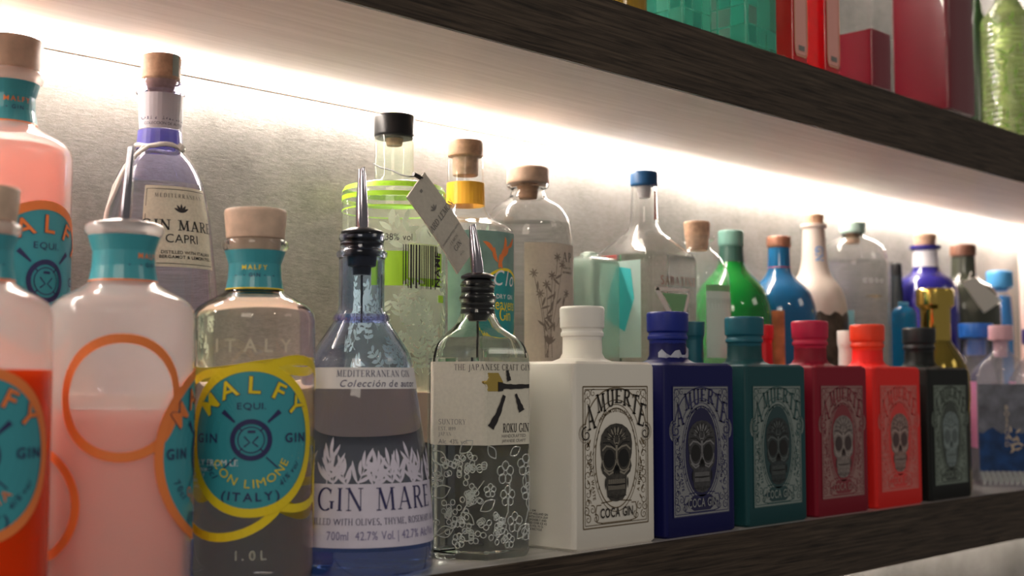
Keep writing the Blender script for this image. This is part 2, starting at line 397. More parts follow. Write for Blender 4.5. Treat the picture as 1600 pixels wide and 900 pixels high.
def shelf(label, z1, z0):
    t = thing('wall_shelf', label, 'shelf', (0, 0, z0))
    h = z1-z0
    obj('front_fascia', *boxm(X0, X1, 0, .004, 0, h, .0006), M_FASCIA, t, smooth=False)
    obj('underside_board', *boxm(X0, X1, .004, WY, 0, .012), M_SOFFIT, t, smooth=False)
    obj('top_board', *boxm(X0, X1, .004, WY, h-.012, h), M_TOP, t, smooth=False)
    return t
shelf('dark wood fronted lower shelf carrying the row of square skull bottles', 0, ZB)
shelf('dark wood fronted upper shelf with red and green bottles above', ZU, ZC)
shelf('dark wood fronted shelf above the frame over the red bottles', ZU+.44, ZU+.38)
def led(label, z):
    t = thing('led_strip', label, 'light', (0, WY-.012, z))
    obj('diffuser', *boxm(X0, X1, -.0065, .0065, -.004, 0), M_LED, t, smooth=False)
    return t
led('glowing white strip under the upper shelf along the wall', ZC)
led('glowing strip under the lower shelf at bottom right', ZB)
led('glowing strip behind the bottles of the upper shelf, above the frame', ZU+.38)
struct(obj('trim_1', *boxm(X0, X1, WY-.0015, WY, ZC-.0080, ZC-.0042), M_SEAM, smooth=False))
RZ = .121
ri = thing('shelf_riser', 'peach coloured step board along the wall raising the back row of bottles', 'shelf', (0, .1165, 0))
obj('step_board', *boxm(X0, X1, 0, WY-.1165, RZ-.040, RZ, .001), mat('peach_board', (.74, .54, .42), .45), ri, smooth=False)
obj('support', *boxm(X0, X1, .012, WY-.1165, 0, RZ-.040), mat('grey_support', (.34, .32, .31), .5), ri, smooth=False)

# ------------------------------------------------------------------ shared bottle pieces
def pourer(b, cx_top, y_tip, y_base, r_tip, r_base, y_st0, y_st1, r_st, tube=None, ribs=4):
    """steel spout on a black ribbed stopper"""
    k = b.k; z = b.z; pr = [(r_st*.55*k, z(y_st1+8), 0)]
    n = ribs
    for i in range(n):
        za = z(y_st1+(y_st0-y_st1)*i/n); zb = z(y_st1+(y_st0-y_st1)*(i+1)/n)
        pr += [(r_st*.74*k, za, 0), (r_st*.96*k, za+(zb-za)*.35, 0), (r_st*.96*k, za+(zb-za)*.7, 0), (r_st*.74*k, zb, 0)]
    pr += [(r_st*1.05*k, z(y_st0), 0), (r_st*1.08*k, z(y_st0-4), 0), (r_st*.7*k, z(y_st0-9), 0)]
    p = obj('pourer', *shell(rnd([(0, pr[0][1], 0)]+pr+[(0, pr[-1][1], 0)], .0004, 2), n=36), M_RUB, b.root)
    zt, zb = z(y_tip), z(y_base); dx = (cx_top-b.px)*k
    v, f = shell(rnd([(0, zb-.006, 0), (r_base*k, zb-.006, 0), (r_base*k, zb+(zt-zb)*.22, 0), (r_base*.9*k, zb+(zt-zb)*.45, 0), (r_tip*k, zt, 0), (r_tip*.75*k, zt, 0), (r_tip*.75*k, zt-.006, 0), (0, zt-.006, 0)], .0006), n=28)
    for q in v:
        t = (q.z-zb)/(zt-zb); q.x += RT.x*dx*t; q.y += RT.y*dx*t
        if q.z > zt-.004: q.z += q.x*0+(q-Vector((0, 0, q.z))).dot(RT)*.5
    obj('spout', v, f, M_STEEL, p)
    if tube:
        v, f = shell([(0, z(tube), 0), (1.9*k, z(tube), 0), (1.9*k, z(y_st1), 0), (0, z(y_st1), 0)], n=10)
        obj('air_tube', v, f, M_RUB, p)
    return p
def tube_along(name, pts, r, m, parent=None, n=8):
    v = []; f = []
    for i, p in enumerate(pts):
        p = Vector(p); a = Vector(pts[max(i-1, 0)]); c = Vector(pts[min(i+1, len(pts)-1)]); d = (c-a).normalized()
        s = d.cross(Vector((0, 0, 1)));  s = s if s.length > .05 else d.cross(Vector((0, 1, 0))); s.normalize(); u = s.cross(d)
        for j in range(n): q = 2*PI*j/n; v.append(p+s*r*math.cos(q)+u*r*math.sin(q))
        if i:
            for j in range(n): k = (i-1)*n; f.append([k+j, k+(j+1) % n, k+n+(j+1) % n, k+n+j])
    f.append(list(range(n))[::-1]); f.append([len(v)-n+j for j in range(n)])
    return obj(name, v, f, m, parent)

# ------------------------------------------------------------------ citrus gin bottles with the round medallion
def medallion(b, a0, zc, rx, ry, ringm, letterm, words, fade=None, rosa=False):
    mp = lambda off: b.cylmap(a0, zc, off)
    lab = Art().disc(0, 0, rx, ry, 8, 64).put('label', M_TEAL, mp(.0005), b.root)
    Art().ring(0, 0, rx*1.0, ry*1.0, rx*.13, n=72).put('label_rim', ringm, mp(.0008), lab)
    k = rx
    ink = Art(); col = Art(); big = Art(); out = Art()
    L = 'MALFY'; angs = (-50, -24, 3, 29, 53)
    for c, a in zip(L, angs):
        q = math.radians(a); X = k*.74*math.sin(q); Y = ry*.66*math.cos(q)-ry*.02
        out.text(c, X, Y-.0, k*.26, 'BO', sx=1.1, rot=-q*.85); big.text(c, X, Y, k*.26, 'BB', sx=1.1, rot=-q*.85)
    out.put('lettering_outline', M_INKB, mp(.0009), lab); big.put('lettering', letterm, mp(.0012), lab)
    ink.text('EQUI.', 0, ry*.42, k*.10, 'B', sx=1.2, sp=.2)
    ink.text('GIN', -k*.70, -ry*.04, k*.14, 'BB', sp=.35); ink.text('GIN', k*.70, -ry*.04, k*.14, 'BB', sp=.35)
    ink.ring(0, 0, k*.27, k*.27, k*.07); ink.ring(0, 0, k*.19, k*.19, k*.015)
    ink.line([(-k*.2, -k*.2), (k*.2, k*.2)], k*.02); ink.line([(-k*.2, k*.2), (k*.2, -k*.2)], k*.02)
    for sx in (-1, 1):
        ink.line([(sx*k*.24, k*.26), (sx*k*.42, k*.42)], lambda t: k*(.03+.045*t)); ink.line([(sx*k*.22, -k*.26), (sx*k*.40, -k*.42)], k*.02)
        ink.line([(sx*k*.10, k*.05), (sx*k*.02, -k*.04), (sx*k*.10, -k*.1)], k*.02)
    ink.line([(-k*.05, k*.12), (k*.06, k*.12)], k*.035)
    ink.text('(ITALY)', 0, -ry*.84, k*.13, 'BB', sx=1.1, sp=.3, arc=k*2.4, flip=True)
    ink.text('70cl', -k*.66, -ry*.44, k*.11, 'I', rot=-.9); ink.text('41% vol', k*.62, -ry*.50, k*.09, 'I', rot=.8)
    ink.put('emblem', M_INKB, mp(.0010), lab)
    col.text(words, 0, -ry*.66, k*.13, 'B', sx=1.1, sp=.35, arc=k*.62, flip=True); col.put('flavour_text', letterm, mp(.0010), lab)
    return lab
def malfy(label, px, Y, z0, s, body_m, ringm, letterm, liq=None, liq_y=None, a_lab=0.0, words='CON LIMONE', top='cork', rings=True, real=False, ytop=None, cy=650, group=None):
    """s = pixel scale relative to the lemon bottle"""
    b = Bottle('gin_bottle', label, px, Y, z0, cy, group)
    y = ytop                                            # y of the lip top
    b.prof([(88*s, None, 0, .003), (95*s, y+497*s, 0, .004), (95*s, y+107*s, 0, .008), (60*s, y+88*s, 0, .008), (41*s, y+77*s, 0, .004), (39*s, y+20*s, 0, .002), (52*s, y+14*s, 0, .003), (52*s, y+2*s, 0, .003), (44*s, y-2*s, 0, .002)])
    b.outer = [(r, zz, sh) for r, zz, sh in b.outer if True]
    # keep the foot above the shelf even when the picture hides it
    zs = b.z(y+107*s); b.outer = rnd([(0, 0, 0), (90*s*b.k, 0, 0, .003), (95*s*b.k, .006, 0, .003), (95*s*b.k, zs, 0, .009), (58*s*b.k, b.z(y+88*s), 0, .007), (41*s*b.k, b.z(y+77*s), 0, .004), (39*s*b.k, b.z(y+21*s), 0, .002), (52*s*b.k, b.z(y+14*s), 0, .003), (52*s*b.k, b.z(y+2*s), 0, .003), (42*s*b.k, b.z(y-2*s), 0, .001)])
    b.glass(body_m, .003 if real else .002, liq_y if real else None, bottom=.012)
    if liq: b.liquid(liq, liq_y, .0045, .013)
    r = 95*s*b.k
    zc = b.z(y+307*s); zl = medallion(b, a_lab, zc, 93*s*b.k*1.08, 108*s*b.k, ringm, letterm, words)
    # neck band
    zn = (b.z(y+30*s)+b.z(y+78*s))/2; R = 40*s*b.k
    mp = lambda off: b.cylmap(a_lab*.6, zn, off, R); w_ = PI*R; h = 24*s*b.k
    nb = Art().grid(-w_, w_, -h, h*1.55, 40, 3).put('neck_label', M_TEAL, mp(.0004), b.root)
    e = Art().grid(-w_, w_, -h*1.0, -h*.72, 40, 1).grid(-w_, w_, h*.78, h*1.05, 40, 1).put('neck_stripe', ringm, mp(.0006), nb)
    Art().text('MALFY', 0, h*.25, 7.5*s*b.k, 'BB', sp=.3).put('lettering', letterm, mp(.0006), nb)
    Art().text('ITALY', 0, -h*.58, 5*s*b.k, 'B', sp=.25).put('origin_text', letterm, mp(.0006), nb)
    Art().text('GIN', 0, -h*.22, 6*s*b.k, 'BB', sp=.4).line([(-R*.8, -h*.12), (-R*.35, -h*.12)], h*.05).line([(R*.35, -h*.12), (R*.8, -h*.12)], h*.05).put('gin_text', M_INKB, mp(.0006), nb)
    if rings:
        for i, (da, dz, rr) in enumerate(((-.53, -22, 122), (.78, 8, 112), (PI-.35, 20, 95), (-2.0, -70, 80), (2.2, -75, 80), (PI, 45, 60))):
            Art().ring(0, 0, rr*s*b.k, rr*s*b.k, 13*s*b.k, n=56).put('printed_ring', ringm, b.cylmap(a_lab+da, zc+dz*s*b.k, .0004), b.root)
    if top == 'cork':
        b.lathe('cork', [(40*s, y+16*s), (40*s, y-1*s), (45*s, y-2*s), (49*s, y-44*s), (47*s, y-48*s)], M_BEECH)
    return b
M_LEMONGLASS = M_CLEAR
b = malfy('clear bottle with yellow-rimmed teal medallion and beech stopper', 395, .056, 0, 1.0, M_LEMONGLASS, M_YEL, M_YEL, None, 470, -.02, 'CON LIMONE', 'cork', ytop=376, real=True)
Art().text('ITALY', 0, 0, .0085, 'BB', sp=.55).put('embossed_letters', mat('embossed_glass', (.85, .85, .70), .15, trans=.6), b.cylmap(0, b.z(552), .0005), b.root)
Art().text('1.0L', 0, 0, .006, 'BB', sp=.5).put('embossed_volume', MATS['embossed_glass'], b.cylmap(0, b.z(862), .0005), b.root)
a = Art()
for i in range(5): a.text('GIN DISTILLED IN ITALY FROM LEMONS'[:30-i*3], 0, -i*.0035, .0022 if i else .004, 'B')
a.put('side_text', M_WHITE, b.cylmap(-1.25, b.z(722), .0005), b.root)

M_FROST = thin('frosted_white_glass', (.98, .93, .92), milk=.62, gloss=.02, rough=.15, milkcol=(.95, .88, .86))
M_PINK = thin('pink_grapefruit_gin', (.95, .62, .56), milk=.85, gloss=0, rough=.3, milkcol=(1.0, .56, .48))
M_FROST2 = thin('frosted_pale_glass', (.98, .95, .94), milk=.40, gloss=.02, rough=.12, milkcol=(1.0, .95, .94))
b = malfy('frosted pink gin bottle with steel pourer and orange rings', 188, .053, 0, 1.17, M_FROST2, M_ORA, M_ORA, M_PINK, 638, 1.58, 'GIN ROSA', 'pourer', ytop=350, rings=False)
zc = b.z(620)
for px_, py_, rr in ((190, 620, 88), (80, 782, 78)):
    aa = math.asin(max(-1, min(1, (px_-188)/113)))
    Art().ring(0, 0, rr*b.k*(1.0 if px_ > 100 else 1.0), rr*b.k, 14*b.k, n=64).put('printed_ring', M_ORA, b.cylmap(aa, b.z(py_), .0006), b.root)
pourer(b, 196, 232, 345, 5.5, 9, 352, 420, 36, ribs=3)
M_ORLIQ = thin('blood_orange_gin', (.98, .25, .04), milk=.9, gloss=.0, milkcol=(.95, .10, .015))
b = malfy('frosted bottle filled with red-orange gin at the far left edge', -38, .036, 0, 1.17, thin('frosted_hazy_glass', (.98, .95, .94), milk=.48, gloss=.02, rough=.12, milkcol=(1.0, .93, .90)), M_ORA, M_ORA, M_ORLIQ, 578, .0, 'ARANCIA', 'cork', ytop=348, rings=False, cy=650)
zl = b.z(578)
obj('tinted_lower_glass', *shell([(0, .0005, 0), (b.outer[3][0]+.0003, .0006, 0)]+[(r_+.00025, z_, 0) for r_, z_, _ in b.outer if .003 < z_ < zl-.01 and r_ > .02]+[(rad_at(b.outer, zl)[0]+.00025, zl, 0)]), M_ORLIQ, b.root)
b = malfy('tall pink bottle at far left of the back row, teal oval label', 4, .165, RZ, 1.0*1.08, M_FROST2, M_ORA, M_ORA, M_PINK, 232, .66, 'GIN ROSA', 'cork', ytop=112, rings=False, cy=350)

# ------------------------------------------------------------------ blue glass bottle with leaf print
def ginmare_prof(b, y0, s, foot=None):
    pts = [(0, 0, 0), (104*s, 0, 0, .004), (113*s, .010/b.k, 0, .008)]
    return pts
M_BLUEG = glass('pale_blue_glass', (.70, .79, 1.0), 1.38)
b = Bottle('gin_bottle', 'pale blue glass bottle with white leaf print and steel pourer', 563, .052, 0, 700)
k = b.k; Z = b.z
b.outer = rnd([(0, 0, 0), (104*k, 0, 0, .004), (113*k, .006, 0, .006), (114*k, Z(830), 0, .02), (104*k, Z(720), 0, .03), (92*k, Z(640), 0, .03), (79*k, Z(560), 0, .012), (72*k, Z(545), 0, .006), (42*k, Z(500), 0, .004), (42*k, Z(494), 0, .002), (36*k, Z(484), 0, .004), (36*k, Z(404), 0, .001), (40*k, Z(401), 0, .001), (40*k, Z(394), 0, .001), (35*k, Z(391), 0, .001), (34*k, Z(378), 0, .001), (37*k, Z(374), 0, .001), (35*k, Z(366), 0, .001)])
b.glass(M_BLUEG, .0026, 578)
pourer(b, 561, 262, 358, 5.5, 10, 366, 398, 31, tube=505, ribs=3)
obj('stopper_plug', *shell([(0, Z(430), 0), (14*k, Z(430), 0), (15*k, Z(418), 0), (22*k, Z(416), 0), (24*k, Z(398), 0), (0, Z(398), 0)], n=30), M_RUB, b.root)
M_LILAC = mat('lilac_white_print', (.70, .66, .80), .5, var=.04, vscale=100)
zc = Z(760); mp = lambda off: b.cylmap(.30, zc, off, 108*k)
hw = 2.5*108*k*.5
lab = Art().grid(-hw, hw, Z(842)-zc, Z(748)-zc, 40, 4).put('label', M_LILAC, mp(.0004), b.root)
lv = Art(); rg = random.Random(3)
for i in range(15):
    x = -hw*.98+2*hw*.98*(i+.5)/15+rg.uniform(-.003, .003); y = Z(756)-zc; n = 3; top = rg.uniform(.010, .026)
    ang = PI/2+rg.uniform(-.5, .5); dx, dy = math.cos(ang)*top, math.sin(ang)*top
    lv.line([(x, y-.004), (x+dx, y+dy)], .0007)
    for j in range(n):
        t = .25+.75*j/n
        for sd in (-1, 1): lv.leaf(x+dx*t, y+dy*t, ang+sd*rg.uniform(.45, .9), rg.uniform(.010, .015), .0025, bend=-sd*.4)
    lv.leaf(x+dx*.9, y+dy*.9, ang, .012, .0026)
lv.put('leaf_print', M_LILAC, mp(.0005), lab)
lt = Art().text('GIN MARE', .001, Z(787)-zc, 33*k, 'S', sx=.93, sp=.14)
lt.text('DISTILLED WITH OLIVES, THYME, ROSEMARY & BASIL', .003, Z(808)-zc, 9.5*k, 'S', sx=.80, sp=.12)
lt.put('lettering', M_INKB, mp(.0008), lab)
Art().text('700ml  42.7% Vol. | 42.7% Alc/Vol', .006, Z(830)-zc, 13*k, 'B', sx=.70, sp=.14).put('volume_text', mat('violet_ink', (.22, .2, .38), .5), mp(.0008), lab)
obj('blue_foot', *shell([(104*k, .0002, 0), (113.6*k, .004, 0), (b.outer[8][0]+.0006, .012, 0), (rad_at(b.outer, Z(848))[0]+.0003, Z(848), 0)], n=56), thin('cobalt_foot_tint', (.34, .52, 1.0), milk=.14, gloss=.22, milkcol=(.08, .25, .90)), b.root)
obj('blue_shoulder_bead', *shell([(43*k, Z(503), 0), (45*k, Z(498), 0), (43*k, Z(492), 0)], n=40), thin('violet_bead_tint', (.70, .70, 1.0), milk=.12, gloss=.25, milkcol=(.4, .4, .9)), b.root)
zc2 = Z(592); mp2 = lambda off: b.cylmap(.25, zc2, off, 84*k)
band = Art().grid(-84*k*1.25, 84*k*1.25, -15*k, 17*k, 32, 2).put('upper_label', M_WHITE, mp2(.0004), b.root)
Art().text('MEDITERRANEAN GIN', .002, 3*k, 10*k, 'S', sx=.9, sp=.14).put('lettering', M_INKB, mp2(.0007), band)
Art().text('Colección de autor', .006, -12*k, 11*k, 'I', sx=.95).put('script_text', M_INKB, mp2(.0007), band)

# ------------------------------------------------------------------ hexagonal bottle with kanji label
b = Bottle('gin_bottle', 'clear six-sided bottle with cream paper label and embossed blossoms', 746, .055, 0, 700)
k = b.k; Z = b.z; hexr = 86*k
b.shape = polyshape(6, 0, .04); b.rot = b.face+math.radians(38); b.angs = [2*PI*i/96 for i in range(96)]
b.outer = rnd([(0, 0, 1), (80*k, 0, 1, .003), (86*k, .004, 1, .003), (86*k, Z(556), 1, .006), (76*k, Z(534), 1, .006), (40*k, Z(513), .3, .012), (27*k, Z(492), 0, .008), (26*k, Z(474), 0, .002), (29*k, Z(470), 0, .001), (29*k, Z(464), 0, .001), (26*k, Z(461), 0, .001), (26*k, Z(449), 0, .001), (28*k, Z(446), 0, .001), (25*k, Z(440), 0, .001)])
M_GREENISH = glass('greenish_clear_glass', (.90, .97, .93), 1.40)
b.glass(M_GREENISH, .003, 560)
pourer(b, 737, 347, 430, 5, 10, 436, 494, 25, tube=600, ribs=5)
zc = Z(627); R = 83*k
mp = lambda off: b.cylmap(0, zc, off, R)
xl, xr = -R*1.22, R*1.30
lab = Art().grid(xl, xr, Z(692)-zc, Z(566)-zc, 60, 3).put('label', M_PAPER, mp(.0004), b.root)
t = Art().text('THE JAPANESE CRAFT GIN', 30*k, Z(579)-zc, 9*k, 'S', sx=.9, sp=.16)
t.text('ROKU GIN', 70*k, Z(673)-zc, 13*k, 'SB', sx=.62, sp=.14)
t.put('lettering', M_INK, mp(.0007), lab)
t = Art()
for i, q in enumerate(('SUNTORY', 'EST. 1899', 'JAPAN', 'Alc. 43% vol.')): t.text(q, -66*k, Z((661, 670, 678, 690)[i])-zc, (8, 5.5, 5.5, 7)[i]*k, 'S' if i < 3 else 'B', sx=.95, align='l', sp=.15)
t.text('HANDCRAFTED', 66*k, Z(681)-zc, 5*k, 'B'); t.text('JAPANESE CRAFT', 66*k, Z(688)-zc, 4.5*k, 'B')
t.put('small_text', M_GREY, mp(.0007), lab)
hx, hy = 22*k, Z(599)-zc
Art().disc(hx+3*k, hy+2*k, 19*k, 16*k, 6, 6).put('gold_hexagon', M_GOLD, mp(.0007), lab)
kj = Art()
def brush(pts, w0, w1):
    n = 10; P = []
    for i in range(n+1):
        u = i/n*(len(pts)-1); j = min(int(u), len(pts)-2); f = u-j; P.append((pts[j][0]*(1-f)+pts[j+1][0]*f, pts[j][1]*(1-f)+pts[j+1][1]*f))
    kj.line([(x*k, (y*k)) for x, y in P], lambda t: (w0+(w1-w0)*t)*k*(1+.12*math.sin(t*19)))
oy = hy/k
brush([(52, oy+20), (56, oy+4)], 5, 9); brush([(34, oy-5), (40, oy-5), (44, oy-5)], 14, 12); brush([(40, oy-4), (64, oy-5), (96, oy-4)], 8, 6)
brush([(46, oy-18), (34, oy-45), (20, oy-66)], 6, 12); brush([(70, oy-16), (82, oy-42)], 4, 12)
kj.put('kanji', M_INK, mp(.0011), lab)
# embossed blossoms
M_EMB = glass('embossed_relief_glass', (.95, .98, .96), 1.5)
def relief(paths, mpf, r, parent, name='embossed_blossoms'):
    V = []; Fc = []
    for P in paths:
        pts = [mpf(x, y) for x, y in P]; n = 5; base = len(V)
        for i, p in enumerate(pts):
            d = (pts[min(i+1, len(pts)-1)]-pts[max(i-1, 0)]); d.normalize()
            o = Vector((p.x, p.y, 0)).normalized(); s = d.cross(o); s.normalize()
            for j in range(n): q = PI*j/(n-1)-0; V.append(p+s*r*math.cos(q)+o*r*math.sin(q)-o*r*.1)
            if i:
                for j in range(n-1): kk = base+(i-1)*n+j; Fc.append([kk, kk+1, kk+1+n, kk+n])
    return obj(name, V, Fc, mat('relief_highlight', (.80, .86, .82), .08, trans=.55, ior=1.5), parent)
rg = random.Random(11); paths = []
zc3 = Z(765)
def petals(x, y, r, n, a0=0):
    for i in range(n):
        a = a0+2*PI*i/n; c = (x+r*.62*math.cos(a), y+r*.62*math.sin(a)); paths.append([(c[0]+r*.42*math.cos(q), c[1]+r*.42*math.sin(q)) for q in [2*PI*j/12 for j in range(13)]])
def leafp(x, y, a, l):
    P = []
    for j in range(15):
        t = j/14; s_ = 1 if t < .5 else -1; u = t*2 if t < .5 else 2-2*t
        P.append((x+math.cos(a)*l*u-math.sin(a)*s_*l*.28*math.sin(PI*u), y+math.sin(a)*l*u+math.cos(a)*s_*l*.28*math.sin(PI*u)))
    paths.append(P)
for cx_, cy_ in ((-40, 42), (-15, -5), (-50, -35), (-12, 38), (-8, -48), (38, -50)):            # clusters of small berries / chrysanthemum florets
    for i in range(20):
        a = rg.uniform(0, 6.28); q = rg.uniform(0, 24); x = (cx_+q*math.cos(a))*k; y = (cy_+q*math.sin(a))*k; rr = 4.2*k
        paths.append([(x+rr*math.cos(u), y+rr*math.sin(u)) for u in [2*PI*j/8 for j in range(9)]])
for x, y, r_, n in ((50, 30, 17, 5), (55, -5, 15, 5), (92, 40, 16, 5), (70, -45, 15, 5), (20, 5, 10, 5), (96, 0, 13, 5), (-70, 20, 12, 6), (58, -72, 11, 5), (-32, -70, 11, 6), (96, -62, 12, 5)): petals(x*k, y*k, r_*k, n, .3)
for x, y, a, l in ((-80, 62, -.6, 34), (-62, 25, 2.2, 30), (-30, 60, .7, 30), (-78, -5, .4, 34), (5, -25, .6, 28), (-5, -45, 2.5, 28), (30, 52, 2.2, 24), (60, 56, .5, 24), (30, -60, .5, 26), (90, 5, 1.3, 26), (100, -30, 1.6, 26), (75, -70, .8, 30), (-70, -62, .3, 30), (-30, -65, .2, 28)): leafp(x*k, y*k, a, l*k)
for P in ([(-85, -70), (-40, -50), (-20, -20), (10, 20)], [(30, -70), (55, -30), (60, 20)], [(85, -72), (98, -20), (90, 30)]): paths.append([(x*k, y*k) for x, y in P])
relief(paths, b.cylmap(0, zc3, .0001, R), .00046, b.root)

# ------------------------------------------------------------------ the square skull-label bottles
def skull_art():
    g = Art(); nm = Art(); s = Art(); lite = Art(); k = .001
    for ins, wd in ((0, .9), (2.2, .5)):
        x = (38.5-ins)*k; y0 = (1+ins)*k; y1 = (110-ins)*k
        g.line([(-x, y0), (x, y0)], wd*k).line([(-x, y1), (x, y1)], wd*k).line([(-x, y0), (-x, y1)], wd*k).line([(x, y0), (x, y1)], wd*k)
    g.ring(0, 54*k, 24.5*k, 39*k, .8*k, n=60); g.ring(0, 54*k, 27*k, 42*k, .5*k, n=60)
    g.ring(0, 76*k, 36*k, 33*k, .9*k, 8, 172)                       # arch over the name
    g.ring(0, 66*k, 29*k, 33.5*k, .6*k, 25, 155)
    for sx in (-1, 1):                                              # scrolls, vines and corner ornaments
        g.spiral(sx*36*k, 73*k, 8.5*k, 1.5, PI/2, .35*k, -sx); g.spiral(sx*36*k, 72*k, 9*k, .6, PI/2, .4*k, -sx)
        for yy in (104, 98): g.spiral(sx*(33)*k, yy*k, 4*k, 1.2, 0 if sx > 0 else PI, .6*k, sx)
        g.spiral(sx*27*k, 105*k, 3.2*k, 1.2, 1, .6*k, -sx)
        for i in range(7):
            y = (20+i*7.2)*k; g.spiral(sx*33*k, y, 3.6*k, 1.1, i*1.3, .6*k, sx if i % 2 else -sx, 16)
            g.leaf(sx*31*k, y, 1.2 if i % 2 else 2.2, 5*k, 1.3*k)
        for yy, xx in ((8, 33), (15, 28), (8, 24), (14, 35)): g.spiral(sx*xx*k, yy*k, 3.6*k, 1.3, 2, .7*k, sx, 18)
        for i in range(9): g.leaf(sx*(30-2.2*abs(i-4))*k, (30+i*5.4)*k, PI/2+sx*.5, 3.2*k, .9*k)
        g.line([(sx*18*k, 18*k), (sx*23*k, 18*k), (sx*24.5*k, 13*k), (sx*23*k, 5*k), (sx*17*k, 4*k)], .8*k)
    g.line([(-18*k, 19.5*k), (0, 21*k), (18*k, 19.5*k)], .8*k).line([(-18*k, 4*k), (18*k, 4*k)], .8*k)
    g.text("DON'T WASTE", -29.5*k, 38*k, 3.0*k, 'BB', rot=-PI/2+.16, sp=.2); g.text('A MOMENT', 29.5*k, 38*k, 3.0*k, 'BB', rot=PI/2-.16, sp=.2)
    g.text('PREMIUM DISTILLED GIN', 0, 90.2*k, 2.9*k, 'BB', sx=.95, sp=.12, arc=25*k)
    for c, X, Y, h in (('A', -28, 77, 19), ('M', -17, 90, 14.5), ('U', -6.5, 94.5, 13), ('E', 3, 97, 11), ('R', 12.5, 94.5, 13), ('T', 21.5, 88, 15.5), ('E', 29.5, 78.5, 18)):
        nm.text(c, X*k, Y*k, h*k, 'SB', sx=8.6/(SERIF[c][0]*h)*(1.15 if c == 'M' else 1), rot=-X*.0085)
    g.leaf(-30*k, 69*k, -2.2, 8*k, 2*k); g.leaf(30*k, 69*k, -.9, 8*k, 2*k)
    # skull
    out = []
    prof = [(0, 81), (7, 80), (13, 77), (17.5, 72), (19, 65), (18.4, 57), (17, 52), (18.2, 47), (16.4, 42.5), (12.2, 39.5), (12, 31), (11, 24.5), (7, 20.8), (0, 19.8)]
    for x, y in prof: out.append((x, y))
    n = len(out); v = [(-x*k, y*k) for x, y in out]+[(x*k, y*k) for x, y in out]
    s.add(v, [[i, i+n, i+n+1, i+1] for i in range(n-1)])
    dark = Art()
    for sx in (-1, 1):
        dark.disc(sx*8.6*k, 53.5*k, 6.2*k, 7.2*k, 2, 20)
        dark.leaf(sx*1.2*k, 48*k, -PI/2-sx*-.25, 7.5*k, 3*k)
        dark.leaf(sx*13.2*k, 38.5*k, -PI/2, 9*k, 1.6*k)
        dark.line([(sx*2*k, 62*k), (sx*8*k, 66*k), (sx*16*k, 66*k)], 1.0*k)
    dark.disc(0, 45*k, 1.6*k, 4*k, 1, 10)
    dark.line([(-10*k, 33.2*k), (0, 32.6*k), (10*k, 33.2*k)], .9*k)
    for i in range(-4, 5): dark.line([(i*2.3*k, 37.5*k), (i*2.2*k, 28.6*k)], .35*k)
    for i in range(7): a = PI/2+(i-3)*.42; dark.line([(4*k*math.cos(a), (67+4*math.sin(a))*k), (15*k*math.cos(a), (67+12*math.sin(a))*k)], .7*k)
    for i in range(6):
        for sx in (-1, 1): dark.line([(sx*(2+i*1.9)*k, (25-i*.2)*k), (sx*(1+i*1.7)*k, (21.5+i*.5)*k)], .35*k)
    for i in range(8): a = PI/2+(i-3.5)*.37; lite.leaf(7*k*math.cos(a), (67+6*math.sin(a))*k, a, 5.5*k, 2.2*k)
    lite.ring(0, 68.5*k, 3.2*k, 4.2*k, .9*k, n=18); lite.line([(0, 66*k), (0, 57*k), (0, 50*k)], lambda t: (2.6-1.6*t)*k)
    for sx in (-1, 1):
        lite.line([(sx*1*k, 60*k), (sx*6*k, 62.6*k), (sx*12*k, 63.5*k), (sx*17*k, 60*k)], 1.5*k)
        lite.ring(sx*8.6*k, 52.6*k, 7.8*k, 9*k, 1.3*k, 180, 360, 16)
        lite.line([(sx*4*k, 43*k), (sx*9*k, 41*k), (sx*15*k, 45*k)], 1.6*k)
    for r_, h in ((35.4, 3.6), (30.8, 3.6)):
        for i in range(-4, 5): x = i*2.25*k; lite.grid(x-.85*k, x+.85*k, (r_-h/2)*k, (r_+h/2)*k, 1, 1)
    for sx in (-1, 1): nm.spiral(sx*35*k, 73*k, 6.0*k, 1.2, PI/2, 1.3*k, -sx)
    return g, s, dark, lite, nm
SK = skull_art()
